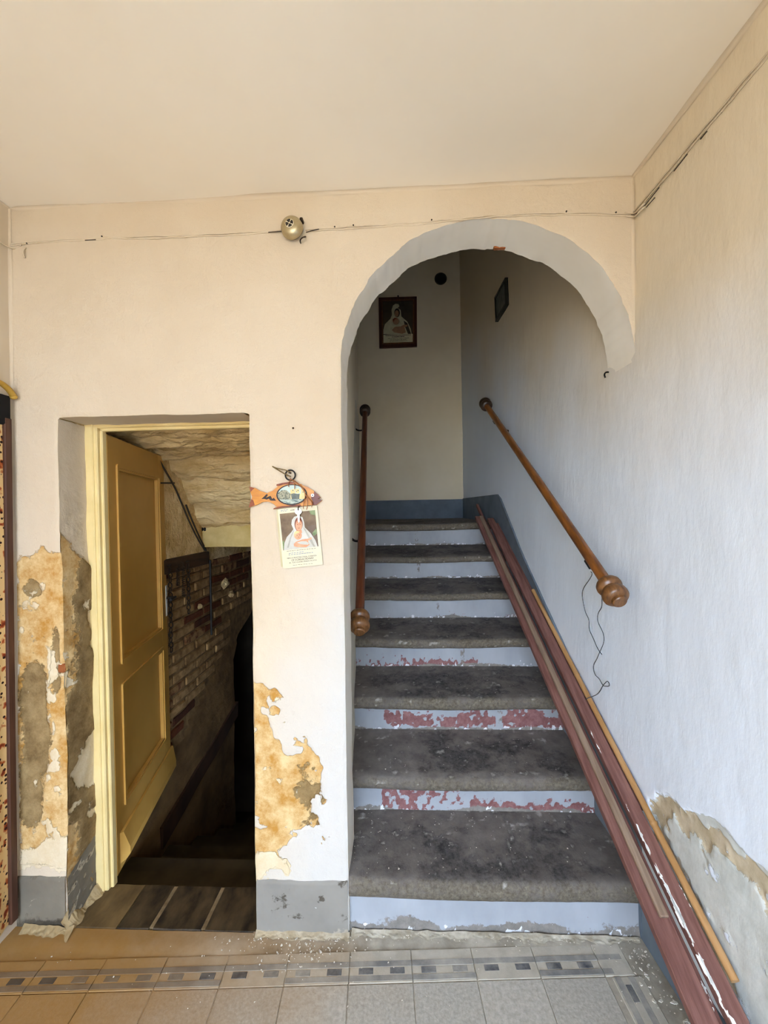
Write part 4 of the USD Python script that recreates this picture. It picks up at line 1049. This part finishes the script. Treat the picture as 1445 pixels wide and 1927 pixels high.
# dark ring on a nail, with a two-pronged pin and thongs
ring_ = thing('key_ring', 'black iron ring hung on a nail above the fish-shaped key holder', 'ring')
rc = np.array([c3(682, 316)[0], D - 0.012, c3(682, 316)[1]])
a_ = np.linspace(0, 2 * np.pi, 37)
obj('hoop', tube(np.stack([rc[0] + 0.0165 * np.cos(a_), rc[1] + 0 * a_, rc[2] + 0.0165 * np.sin(a_)], 1), 0.0024, 8, cap=False), 'black_iron', ring_, smooth=True)
obj('nail', tube([np.array([c3(676, 290)[0], D + 0.01, c3(676, 290)[1]]), np.array([c3(676, 290)[0], D - 0.018, c3(676, 290)[1]])], 0.003, 8), 'iron', ring_)
pin = thing('split_pin', 'long two-pronged brown pin stuck through the black ring', 'pin')
def q3(x, y, off): p = c3(x, y); return np.array([p[0], D - off, p[1]])
obj('prong', tube(spline([q3(483, 219, 0.006), q3(545, 243, 0.011), q3(640, 265, 0.017), q3(690, 290, 0.017)], 20), 0.0016, 6), 'twine', pin, smooth=True)
obj('prong', tube(spline([q3(485, 222, 0.006), q3(540, 255, 0.011), q3(620, 300, 0.017), q3(694, 334, 0.017)], 20), 0.0019, 6), 'twine', pin, smooth=True)
th_ = thing('leather_thong', 'frayed brown thongs tied to the ring and trailing over the wooden fish', 'thong')
for s in ([(682, 345), (690, 372), (672, 400), (680, 445)], [(690, 360), (720, 380), (735, 420), (738, 470)], [(690, 362), (740, 390), (800, 440), (850, 510), (870, 560), (868, 690)], [(694, 366), (760, 400), (830, 470), (865, 540), (900, 580), (922, 665)],
          [(700, 366), (790, 420), (850, 520), (840, 600), (835, 680)], [(866, 545), (890, 570), (912, 590), (930, 640)]):
    obj('strand', tube(spline([q3(*p, 0.0185 + 0.0015 * k) for k, p in enumerate(s)], 24), 0.0013, 6), 'leather', th_, smooth=True)
key = thing('key', 'silver door key hanging over the wall calendar', 'key')
kh = E3(772, 708, 37, 34).difference(E3(772, 690, 8, 9)).difference(E3(735, 745, 10, 10)).difference(E3(812, 745, 10, 10))
obj('key_bow', flat(kh, 0.0155, 0.0180), 'key_metal', key)
obj('key_blade', flat(P3([(762, 735), (788, 735), (787, 815), (780, 830), (772, 820), (768, 800), (764, 790), (768, 780), (763, 765)]), 0.0157, 0.0178), 'key_metal', key)
obj('key_hook', tube(spline([q3(772, 655, 0.008), q3(772, 668, 0.018), q3(773, 690, 0.019), q3(772, 696, 0.014)], 14), 0.0016, 6), 'iron', key, smooth=True)

# the wall calendar with its print
cal = thing('wall_calendar', 'cream wall calendar with a print of a veiled mother and infant', 'calendar')
def rounded(pts, r=6):
    p = sg.Polygon(pts).buffer(-r).buffer(r, 6)
    return sg.Polygon([c3(*q) for q in p.exterior.coords])
obj('back_sheet', flat(rounded([(520, 684), (955, 640), (1018, 1272), (575, 1310)], 10), -0.002, 0.0042), 'paper_edge', cal)
fs = obj('front_sheet', flat(rounded([(540, 684), (966, 642), (1030, 1282), (600, 1328)], 10), 0.0042, 0.0066), 'paper', cal)
SH = 0.0066
pw = P3([(563, 735), (945, 693), (982, 1086), (602, 1130)])
prt = obj('print', flat(pw, SH - 0.001, SH + 0.0003), 'print_ground', cal)
def pr3(poly, mname, name, lvl): obj(name, flat(poly.intersection(pw), SH, SH + 0.0003 + 0.00012 * lvl), mname, prt)
veil = P3([(690, 850), (695, 800), (720, 765), (765, 752), (810, 770), (828, 830), (835, 880), (900, 945), (950, 1020), (975, 1092), (608, 1135), (615, 1050), (640, 985), (690, 930), (712, 900)])
pr3(P3([(880, 700), (950, 690), (955, 750), (900, 740)]), 'print_leaf', 'leaves', 1)
pr3(P3([(860, 870), (950, 850), (985, 1090), (940, 1090), (900, 950)]), 'print_dark', 'rock', 1)
pr3(P3([(915, 940), (960, 890), (965, 950), (930, 975)]), 'print_leaf', 'leaves', 2)
pr3(P3([(590, 1040), (612, 1020), (612, 1110), (600, 1120)]), 'print_leaf', 'leaves', 2)
pr3(veil, 'print_veil', 'veil', 3)
pr3(shapely.union_all([P3([(818, 880), (832, 890), (905, 1000), (950, 1092), (930, 1094), (880, 1010)]), P3([(712, 905), (722, 915), (690, 990), (660, 1100), (645, 1100), (670, 1000)])]), 'print_veil_shade', 'veil_fold', 4)
pr3(E3(768, 845, 44, 74), 'print_hair', 'hair', 5)
pr3(E3(770, 858, 36, 60), 'print_skin', 'face', 6)
pr3(P3([(745, 910), (800, 905), (806, 940), (742, 945)]), 'print_skin', 'neck', 4)
pr3(shapely.union_all([E3(757, 850, 7, 3), E3(784, 848, 7, 3), E3(772, 888, 8, 3)]), 'print_hair', 'features', 7)
pr3(E3(760, 965, 42, 48, -15), 'print_skin', 'infant_head', 8)
pr3(P3([(722, 935), (745, 918), (782, 925), (770, 938), (735, 950), (722, 985)]), 'sea_house', 'infant_hair', 9)
pr3(shapely.union_all([P3([(715, 1060), (740, 1035), (810, 1010), (880, 1000), (905, 985), (912, 1005), (870, 1025), (885, 1070), (850, 1095), (760, 1095), (720, 1085)])]), 'print_skin', 'infant_body', 8)
pr3(P3([(750, 1045), (800, 1030), (850, 1030), (880, 1050), (870, 1070), (790, 1062)]), 'print_veil', 'infant_wrap', 9)
pr3(shapely.union_all([E3(752, 968, 5, 3), E3(778, 962, 5, 3), E3(770, 985, 7, 2.5)]), 'print_hair', 'features', 10)
def lettering(s, p0, p1, height, mname, mapper, parent, y, t0, th=0.0004, name='lettering'):
    """A line of text from p0 to p1 (picture points of the sheet), capitals 'height' of those points tall."""
    m = meshkit.text_mesh(s, 1.0, 0.2)
    v = np.array(m.vertices)
    x0, x1 = v[:, 0].min(), v[:, 0].max()
    A, B = np.array(mapper(*p0)), np.array(mapper(*p1))
    ex = (B - A) / (x1 - x0)
    up = np.array(mapper(p0[0], p0[1] - height)) - A
    q = A + (v[:, 0] - x0)[:, None] * ex + v[:, 1][:, None] * up
    zz = np.where(v[:, 2] > 0.1, t0 + th, t0 - 0.0004)
    P = np.stack([q[:, 0], y - zz, q[:, 1]], 1)
    obj(name, trimesh.Trimesh(P, m.faces, process=False), mname, parent)
lettering('NELLA NOSTRA CASA, O MARIA', (645, 1222), (962, 1190), 13, 'ink', c3, fs, D, SH)
lettering('CI CONSACRIAMO', (692, 1247), (930, 1220), 20, 'ink', c3, fs, D, SH)
lettering('AL TUO CUORE IMMACOLATO', (665, 1272), (962, 1240), 13, 'ink', c3, fs, D, SH)
def scribble(segs, mname, name, y, t0, mapper, parent, h=5):
    """Printed lines too small to read: rows of short marks."""
    ps = []
    for (xa, ya, xb, yb) in segs:
        n = max(3, int(abs(xb - xa) / 26)); f = np.linspace(0, 1, n + 1)
        for i in range(n):
            s, e = f[i], f[i] + (f[1] - f[0]) * rng.uniform(0.55, 0.85)
            a, b = (xa + (xb - xa) * s, ya + (yb - ya) * s), (xa + (xb - xa) * e, ya + (yb - ya) * e)
            ps.append(sg.Polygon([mapper(*a), mapper(*b), mapper(b[0], b[1] - h), mapper(a[0], a[1] - h)]))
    m = prism(shapely.union_all(ps), 0.0007)
    v = np.array(m.vertices); v[:, 2] += t0 - 0.0004
    obj(name, place(trimesh.Trimesh(v, m.faces, process=False), (0, y, 0), FW), mname, parent)
scribble([(640, 1142, 960, 1108)], 'ink_faint', 'small_print', D, SH, c3, fs, 5)
scribble([(662, 1166, 832, 1146), (660, 1182, 935, 1153)], 'ink_blue', 'small_print', D, SH, c3, fs, 6)
scribble([(705, 1292, 930, 1272)], 'ink_faint', 'small_print', D, SH, c3, fs, 4)
scribble([(575, 700, 660, 690), (575, 712, 640, 704)], 'ink_blue', 'small_print', D, SH, c3, fs, 5)
scribble([(680, 698, 720, 694)], 'ink', 'small_print', D, SH, c3, fs, 6)

# ---- framed print on the back wall of the stairs
def cp(x, y):
    p = depth(700 + x / 14.45, 540 + y / 14.45, YB)
    return p[0], p[2]
def PP(pts): return sg.Polygon([cp(*p) for p in pts]).buffer(0)
def EP(cx, cy, rx, ry):
    a = np.linspace(0, 2 * np.pi, 32, endpoint=False)
    return PP([(cx + rx * math.cos(t), cy + ry * math.sin(t)) for t in a])
fp = thing('framed_picture', 'dark framed print of a veiled mother and infant on the stairwell back wall', 'picture')
outer = PP([(180, 318), (1212, 290), (1222, 1640), (200, 1682)])
inner = PP([(285, 410), (1118, 388), (1118, 1530), (300, 1560)])
obj('picture_frame', flat(outer.difference(inner.buffer(-0.004)), -0.006, 0.022, YB), 'picture_frame', fp)
lip = PP([(262, 392), (1140, 368), (1142, 1552), (280, 1584)]).difference(inner)
obj('frame_lip', flat(lip, 0.02, 0.026, YB), 'knob_wood', fp, label='paler inner lip')
pb_ = obj('print', flat(inner.buffer(0.004), -0.004, 0.012, YB), 'old_print_ground', fp)
def prp(poly, mname, name, lvl): obj(name, flat(poly.intersection(inner), 0.011, 0.0122 + 0.0004 * lvl, YB), mname, pb_)
prp(PP([(300, 1300), (310, 1180), (350, 1030), (500, 880), (540, 780), (530, 640), (570, 520), (640, 475), (720, 480), (745, 540), (700, 590), (780, 640), (800, 820), (960, 960), (1050, 1150), (1080, 1310)]), 'old_veil', 'veil', 1)
prp(EP(680, 720, 75, 120), 'fish_black', 'hair', 2)
prp(EP(672, 740, 56, 90), 'old_skin', 'face', 3)
prp(PP([(860, 930), (960, 1000), (1060, 1290), (980, 1300), (900, 1100)]), 'old_print_ground', 'veil_fold', 2)
prp(EP(650, 950, 85, 90), 'old_skin', 'infant_head', 4)
prp(PP([(560, 900), (620, 855), (700, 870), (620, 900), (575, 980)]), 'fish_burnt', 'infant_hair', 5)
prp(PP([(540, 1190), (620, 1100), (780, 1090), (870, 1040), (970, 1050), (960, 1090), (880, 1110), (920, 1250), (820, 1290), (600, 1250)]), 'old_skin', 'infant_body', 4)
prp(PP([(300, 1320), (1118, 1290), (1118, 1530), (300, 1560)]), 'old_paper', 'caption', 5)
scribble([(370, 1352, 1060, 1328), (540, 1385, 890, 1372)], 'ink', 'small_print', YB, 0.0147, cp, pb_, 18)
lettering('NELLA NOSTRA CASA, O MARIA', (440, 1432), (1000, 1412), 24, 'ink', cp, pb_, YB, 0.0147)
lettering('CI CONSACRIAMO', (490, 1478), (950, 1460), 34, 'ink', cp, pb_, YB, 0.0147)
lettering('AL TUO CUORE IMMACOLATO', (480, 1510), (970, 1492), 20, 'ink', cp, pb_, YB, 0.0147)
nl = depth(749, 559.5, YB)
obj('hanging_nail', tube([nl + [0, 0.01, 0], nl + [0, -0.03, 0]], 0.006, 8), 'black_iron', fp)
# round flue hole
hc = depth(829, 525, YB)
vh = thing('flue_hole', 'round black flue hole high on the stairwell back wall', 'hole')
obj('hole_rim', lathe([(0.050, 0.012), (0.058, 0.008), (0.060, -0.006), (0.052, -0.008), (0.050, 0.0)], hc, hc + np.array([0, 1, 0]), 30), 'hole_rim', vh, smooth=True)
obj('hole_shade', lathe([(0.0, 0.004), (0.052, 0.004), (0.052, -0.004), (0.0, -0.004)], hc, hc + np.array([0, 1, 0]), 30), 'hole_black', vh)  # flat black disc: the shade inside the hole put into its colour
# dark relief plaque on the right stair wall
pq = [right(*p) for p in ((935.5, 560), (956, 522), (957.5, 573), (937.5, 606))]
cen = np.mean(pq, 0)
pl = thing('wall_plaque', 'small dark plaque hanging on the right stair wall under the arch', 'plaque')
yz = sg.Polygon([(p[1], p[2]) for p in pq])
obj('plaque_edge', along_right(prism(yz.difference(yz.buffer(-0.016)), 1.0), -0.006, 0.020), 'plaque_edge', pl)
gm = grid(lambda u, v: np.stack([cen[1] - 0.13 + u * 0.26, cen[2] - 0.13 + v * 0.26], 1) if False else np.stack([cen[1] - 0.13 + u * 0.26, cen[2] - 0.13 + v * 0.26, u * 0], 1), 40, 40)
gv = np.array(gm.vertices); ok = sdist(yz.buffer(-0.010), gv[:, 0], gv[:, 1]) > 0
fcs = np.array(gm.faces); fcs = fcs[ok[fcs].all(1)]
rel = 0.011 + 0.007 * (fbm(np.stack([gv[:, 0] * 16, gv[:, 1] * 16, gv[:, 0] * 0], -1), 3, 401))
obj('plaque_relief', trimesh.Trimesh(np.stack([XR(gv[:, 0]) - rel, gv[:, 0], gv[:, 1]], 1), fcs[:, ::-1], process=False), 'plaque_dark', pl, smooth=True)
obj('plaque_back', along_right(prism(yz.buffer(-0.008), 1.0), -0.006, 0.009), 'plaque_edge', pl)

# ---- old bell and the wires along the wall
bc = far(553, 436)
bell = thing('door_bell', 'round old metal door bell on the wall above the cellar door', 'bell')
bd_ = np.array([-0.10, -1, 0.02]); bd_ /= np.linalg.norm(bd_)
obj('bell_base', lathe([(0, 0), (0.024, 0), (0.026, 0.004), (0.026, 0.016), (0, 0.016)], bc + np.array([0, 0.006, 0]), bc + np.array([0, 0.006, 0]) + bd_, 24), 'bell_dark', bell)
obj('bell_gong', lathe([(0.034, 0.012), (0.0365, 0.013), (0.0365, 0.018), (0.035, 0.026), (0.031, 0.033), (0.024, 0.0375), (0.012, 0.0395), (0.0, 0.040)], bc, bc + bd_, 40), 'bell_metal', bell, smooth=40)
bq = bc + bd_ * 0.040
obj('bell_boss', lathe([(0.0145, -0.004), (0.0145, 0.001), (0.013, 0.002), (0, 0.002)], bq, bq + bd_, 24), 'bell_light', bell)
bx_ = np.cross((0, 0, 1.0), bd_); bx_ /= np.linalg.norm(bx_); bz_ = np.cross(bd_, bx_)
def wedge(a0, a1):
    a = np.radians(np.linspace(a0, a1, 8))
    return sg.Polygon(np.vstack([np.stack([0.0125 * np.cos(a), 0.0125 * np.sin(a)], 1), np.stack([0.003 * np.cos(a[::-1]), 0.003 * np.sin(a[::-1])], 1)]))
for k in range(4):
    obj('boss_slot', place(prism(wedge(15 + 90 * k - 33, 15 + 90 * k + 33), 0.0016), bq + bd_ * 0.0012, [bx_, bz_, bd_]), 'bell_dark', bell)
obj('bell_bracket', cbox(bc[0] + 0.024, bc[0] + 0.034, D - 0.02, D + 0.006, bc[2] + 0.024, bc[2] + 0.034, 0.002), 'iron', bell)
obj('bell_bracket', cat_([tube(spline([bc + np.array([0.030, 0.004, -0.018]), bc + np.array([0.040, -0.012, -0.026]), bc + np.array([0.034, -0.020, -0.034]), bc + np.array([0.022, 0.004, -0.038])], 16), 0.0022, 6)]), 'iron', bell)

wires = thing('wall_wires', 'pair of painted-over bell wires running along the walls below the ceiling', 'cable')
def wire_line(pts, r, mname, name, n=120, jit=0.0015, seed=1):
    q = spline(pts, n)
    s = np.linspace(0, 1, n) * len(pts) * 3
    q[:, 2] += (fbm(np.stack([s, s * 0, s * 0], -1), 3, seed) - 0.5) * 2 * jit
    obj(name, tube(q, r, 6), mname, wires, smooth=True)
FPX_ = [(20, 460), (120, 452), (300, 446), (420, 441), (534, 434)]
FPX2 = [(575, 434), (640, 429), (780, 421), (930, 407), (1050, 402), (1150, 403), (1186, 403)]
for dz_, sd in ((0.0025, 1), (-0.0035, 2)):
    wire_line([far(*p, 0.0012) + [0, 0, dz_] for p in FPX_], 0.0022, 'cable_cream', 'wire', 90, 0.003, sd)
    wire_line([far(*p, 0.0012) + [0, 0, dz_] for p in FPX2], 0.0022, 'cable_cream', 'wire', 120, 0.003, sd + 4)
zr = far(1186, 403)[2]
for dz_, sd in ((0.004, 11), (-0.006, 12)):
    wire_line([np.array([float(XR(y)) - 0.0025, y, zr + dz_ + 0.003 * (D - y)]) for y in (1.37, 1.33, 1.2, 1.0, 0.7, 0.4, 0.0)], 0.0025, 'cable_cream', 'wire', 120, 0.003, sd)
    wire_line([far(1176, 402.5, 0.003) + [0, 0, dz_], far(1192, 404, 0.012) + [0, 0, dz_], right(1200, 398, 0.012) + [0, 0, dz_], right(1214, 385, 0.004) + [0, 0, dz_]], 0.0024, 'cable_cream', 'wire', 30, 0.0, sd)
for a, b in (((1206, 396), (1240, 353)), ((1216, 390), (1232, 372)), ((1268, 322), (1293, 290)), ((1180, 405), (1200, 401)), ((1318, 262), (1330, 247))):
    obj('bare_wire', tube(np.linspace(right(*a, 0.006), right(*b, 0.006), 6), 0.0014, 6), 'cable_black', wires, label='dark stretch where the paint has flaked')
for a, b in (((505, 437), (535, 435)), ((576, 437), (600, 431)), ((160, 452), (180, 451))):
    obj('bare_wire', tube(np.linspace(far(*a, 0.005), far(*b, 0.005), 6), 0.0014, 6), 'cable_black', wires, label='dark stretch where the paint has flaked')
obj('wire', tube(spline([on(0, 455, (XLW + 0.006, 0, 0), (1, 0, 0)), on(10, 462, (XLW + 0.006, 0, 0), (1, 0, 0)), far(20, 466, 0.006), far(40, 459, 0.004)], 20), 0.0024, 6), 'cable_cream', wires, smooth=True)
for px, py in ((193, 446), (630, 428), (665, 425), (812, 415), (1065, 399), (1158, 401), (52, 459)):
    c = far(px, py)
    obj('wire_nail', lathe([(0, 0.006), (0.0022, 0.005), (0.0026, 0.003), (0.0014, 0.0), (0.0014, -0.006)], c, c + np.array([0, -1, 0]), 8), 'cable_black', wires)
c = far(48, 476)
obj('wall_hook', cat_([tube(spline([c + [0, 0.006, 0.02], c + [0, -0.006, 0.010], c + [0, -0.008, -0.012], c + [0, -0.002, -0.018]], 14), 0.003, 6)]), 'cable_cream', None, smooth=True,
    label='small painted hook in the corner above the cellar door', cat='hook')
c = right(1147, 704)
obj('bent_nail', tube(spline([c + [0.006, 0, 0.004], c + [-0.016, 0, 0.004], c + [-0.020, -0.004, -0.004], c + [-0.018, -0.006, -0.014]], 14), 0.0028, 6), 'black_iron', None, smooth=True, label='bent black nail in the right wall where the arch ends', cat='nail')
c = far(552, 806)
obj('small_nail', lathe([(0, 0.006), (0.003, 0.005), (0.0035, 0.003), (0.0016, 0.0), (0.0016, -0.008)], c, c + np.array([0, -1, 0]), 10), 'iron', None, label='tiny nail head in the wall above the fish key holder', cat='nail')

# ---- curtain at the left edge
cur = thing('door_curtain', 'floral red and ochre fabric door curtain with a dark brown edge at the far left', 'curtain')
def cf(u, v):
    y = 0.62 + u * 0.715
    z = 0.045 + v * 1.655
    return np.stack([XLW + 0.016 + 0.006 * np.sin(y * 60 + np.sin(z * 1.5)) , y, z], 1)
obj('fabric', grid(cf, 120, 40), 'floral_fabric', cur, smooth=True)
obj('edge_strip', cbox(XLW + 0.002, XLW + 0.020, 1.333, 1.360, 0.04, 1.72, 0.003), 'curtain_brown', cur, label='dark brown edge strip')
obj('header', cbox(XLW + 0.002, XLW + 0.019, 0.62, 1.358, 1.695, 1.795, 0.004), 'hole_black', cur, label='black header above the fabric')
br_ = thing('curtain_rod_tip', 'curved brass tip of the curtain rod above the floral curtain', 'curtain rod')
obj('rod_tip', tube(spline([(XLW + 0.020, 1.20, 1.838), (XLW + 0.022, 1.29, 1.832), (XLW + 0.026, 1.335, 1.818), (XLW + 0.026, 1.358, 1.795)], 24), np.linspace(0.007, 0.010, 24), 10), 'brass', br_, smooth=True)
obj('rod_tip', lathe([(0, -0.004), (0.009, -0.002), (0.0115, 0.004), (0.009, 0.010), (0, 0.012)], (XLW + 0.026, 1.358, 1.797), (XLW + 0.026, 1.362, 1.787), 14), 'brass', br_, smooth=True)

# ---- in the cellar: wooden rail with hanging chains, springs and a rod; cable; fittings
tr0, tr1 = cw(300, 1069, 0.02), cw(388, 1034, 0.02)
hr = thing('hook_rail', 'dark wooden hook rail on the cellar wall holding chains', 'rail')
wy = lambda y, z: float(wob(np.array([y]), np.array([z]), 0.016, 2.2, 201)[0])
obj('rail_board', cbox(CX - 0.01, CX + 0.032, 2.05, tr1[1] + 0.02, 1.075, 1.155, 0.005), 'old_wood', hr)
def hang(px):
    p = cw(px, 1075, 0.055)
    return p[1]
def chain(y, z0, n, label, r=0.0032, lk=0.034, wd=0.011):
    t = thing('hanging_chain', label, 'chain')
    x = CX + 0.046
    obj('peg', tube([(CX + 0.026, y, z0 + 0.006), (x + 0.008, y, z0 + 0.010)], 0.004, 6), 'iron', t)
    a = np.linspace(0, 2 * np.pi, 15)
    pitch = lk - 2.4 * r
    for k in range(n):
        zc = z0 - lk / 2 - k * pitch
        e = np.stack([wd * np.cos(a) * 0.9, (lk / 2 - r) * np.sin(a)], 1)
        P = np.stack([x + (e[:, 0] if k % 2 else 0 * a), y + (0 * a if k % 2 else e[:, 0]) + 0.002 * math.sin(k * 1.3), zc + e[:, 1]], 1)
        obj('link', tube(P, r, 6, cap=False), 'iron', t)
    return t
chain(hang(323), 1.115, 17, 'longest iron chain hanging from the cellar hook rail beside the door edge')
chain(hang(357), 1.115, 11, 'shorter iron chain hanging near the middle of the cellar hook rail')
def spring(y, z0, L, label):
    t = thing('coil_spring', label, 'spring')
    s = np.linspace(0, 1, 220)
    x = CX + 0.046
    obj('coil', tube(np.stack([x + 0.008 * np.cos(s * 90), y + 0.008 * np.sin(s * 90), z0 - 0.02 - s * L], 1), 0.002, 5), 'iron', t)
    obj('spring_hook', tube(spline([(CX + 0.026, y, z0 + 0.002), (x, y, z0 + 0.004), (x, y, z0 - 0.02)], 8), 0.002, 5), 'iron', t)
spring(hang(338), 1.12, 0.10, 'short coil spring hanging beside the longest chain in the cellar')
spring(hang(348), 1.12, 0.17, 'longer coil spring hanging beside the shorter chain in the cellar')
yr = tr1[1] - 0.005
obj('iron_rod', tube([(CX + 0.046, yr, 1.10), (CX + 0.044, yr + 0.01, 0.62)], 0.007, 8), 'black_iron', None, label='dark iron rod hanging at the far end of the cellar hook rail', cat='rod')
cc = thing('cellar_cable', 'sagging dark cable running down the cellar wall from behind the door', 'cable')
obj('cable_run', tube(spline([cw(*p, 0.024) for p in ((296, 858), (310, 884), (326, 912), (345, 955), (365, 1000), (386, 1036))], 40), 0.005, 6), 'cable_black', cc, smooth=True)
obj('cable_run', tube(spline([cw(*p, 0.022) for p in ((350, 950), (366, 990), (388, 1036))], 20), 0.005, 6), 'cable_black', cc, smooth=True)
obj('cable_clip', tube([cw(300, 909, 0.03), cw(328, 909, 0.02)], 0.004, 6), 'cable_black', cc)
c = cw(379, 996, 0.0)
kn = thing('porcelain_knob', 'small pale knob on the cellar wall under the vault', 'knob')
obj('knob_body', lathe([(0.016, -0.01), (0.016, 0.010), (0.011, 0.014), (0.011, 0.018), (0.015, 0.022), (0.013, 0.032), (0, 0.034)], c, c + np.array([1, 0, 0]), 16), 'black_iron', kn, smooth=40)
obj('knob_tip', lathe([(0.007, 0.030), (0.009, 0.036), (0.006, 0.043), (0, 0.045)], c, c + np.array([1, 0, 0]), 12), 'porcelain', kn, smooth=True)
def lump(c, r, seed, sq=(1, 1, 1)):
    m = trimesh.creation.icosphere(1, r)
    v = np.array(m.vertices) * (1 + 1.5 * (fbm(np.array(m.vertices) / r * 1.3 + seed, 3, seed) - 0.5))[:, None] * np.array(sq)
    return trimesh.Trimesh(v + np.asarray(c), m.faces, process=False)
for k, (px, py, r, lb) in enumerate(((424, 1098, 0.036, 'largest pale lump of plaster on the cellar brick wall'), (435, 1118, 0.028, 'pale plaster lump below the largest one on the cellar bricks'), (376, 1141, 0.018, 'smallest pale plaster lump on the bricks beside the iron rod'))):
    c = cw(px, py, 0.012)
    obj('plaster_lump', lump(c + [wy(c[1], c[2]), 0, 0], r, 411 + k, (0.6, 1.5, 1)), 'cellar_plaster', None, smooth=False, label=lb, cat='plaster lump')

# ---- plaster crumbs on the floor, threshold and steps
ms = []
def chip(p, r, n=(0, 0, 1), up=(0, 1, 0)):
    k = rng.integers(5, 8)
    a = np.sort(rng.uniform(0, 2 * np.pi, k))
    pts = np.stack([np.cos(a), np.sin(a)], 1) * rng.uniform(0.5, 1.0, (k, 1)) * r
    q = sg.MultiPoint(pts).convex_hull
    if q.geom_type != 'Polygon':
        return
    m = prism(q, max(0.0012, r * 0.35))
    v = np.array(m.vertices)
    ms.append(trimesh.Trimesh(v + np.asarray(p), m.faces, process=False))
def tread_z(y):
    for k in range(7):
        y0, y1 = RY[k] - 0.03, (RY[k + 1] if k < 6 else YB)
        if y0 <= y < y1 - 0.01:
            return ZN[k] + (ZBK[k] - ZN[k]) * (y - y0) / (y1 - y0) + 0.001
    return 0.0012
for _ in range(170):     # under the pillar
    y = D - 0.012 - abs(rng.normal(0, 0.05)); x = rng.normal(-0.34, 0.12)
    chip((x, y, 0.001), rng.choice([0.0018, 0.003, 0.005], p=[.6, .3, .1]))
for _ in range(130):
    x = rng.uniform(-0.2, 0.74); y = D - abs(rng.normal(0, 0.018)) + 0.012
    chip((x, y, 0.002), rng.choice([0.0015, 0.0025, 0.004], p=[.6, .3, .1]))
for _ in range(120):
    y = rng.uniform(1.05, 1.36); x = float(XR(y)) - 0.02 - abs(rng.normal(0, 0.05))
    chip((x, y, 0.001), rng.choice([0.002, 0.004, 0.007], p=[.6, .3, .1]))
for _ in range(160):     # on the lowest steps
    k = rng.choice([0, 1, 2, 3], p=[.62, .22, .1, .06]); y = rng.uniform(RY[k] - 0.02, RY[k + 1] - 0.012)
    x = XS(y) + 0.01 + (rng.beta(0.8, 1.4) if k == 0 else rng.random()) * (0.86 if k == 0 else 0.8)
    chip((float(x), y, tread_z(y) + 0.0015), rng.choice([0.0012, 0.002, 0.004], p=[.62, .32, .06]))
for _ in range(60):
    chip((rng.uniform(-1.2, 0.3), rng.uniform(0.9, 1.36), 0.001), rng.choice([0.0015, 0.003], p=[.7, .3]))
obj('plaster_debris', cat_(ms), 'flake', None, label='white plaster crumbs scattered over floor, threshold and lower steps', cat='debris', kind='stuff')
def fillet(p0, p1, out, w, h, seed, n=220, m=12):
    """Crumbly mortar heaped into the angle between wall and floor along p0-p1; out points away from the wall."""
    p0, p1, out = (np.asarray(q, float) for q in (p0, p1, out))
    L_ = np.linalg.norm(p1 - p0)
    def fn(u, v):
        t = fbm(np.stack([u * L_ * 28, u * 0 + seed, u * 0], -1), 3, seed)
        ww, hh = w * (0.35 + 1.2 * t), h * (0.35 + 1.2 * t)
        bump = (fbm(np.stack([u * L_ * 70, v * 3, u * 0 + seed], -1), 4, seed + 3) - 0.5)
        P = p0 + u[:, None] * (p1 - p0) + out * (v * ww + bump * 0.006 * np.sin(v * np.pi))[:, None]
        P[:, 2] = 0.0005 + hh * (1 - v) ** 1.6 + bump * 0.006 * np.sin(v * np.pi)
        return P
    return grid(fn, n, m)
obj('plaster_rubble', cat_([flip(fillet((-1.162, D - 0.02, 0), (-1.143, D + FD, 0), (1, 0.1, 0), 0.030, 0.035, 431)), fillet((-1.30, D - 0.008, 0), (-1.12, D - 0.012, 0), (0.1, -1, 0), 0.030, 0.012, 437),
                            fillet((-0.505, D - 0.006, 0), (-0.195, D - 0.006, 0), (0, -1, 0), 0.018, 0.010, 441), fillet((-0.19, 1.388, 0), (0.735, 1.388, 0), (0, -1, 0), 0.022, 0.007, 447)]), 'rubble', None, smooth=True, label='crumbled pale mortar heaped along the wall foot and the lowest riser', cat='debris', kind='stuff')
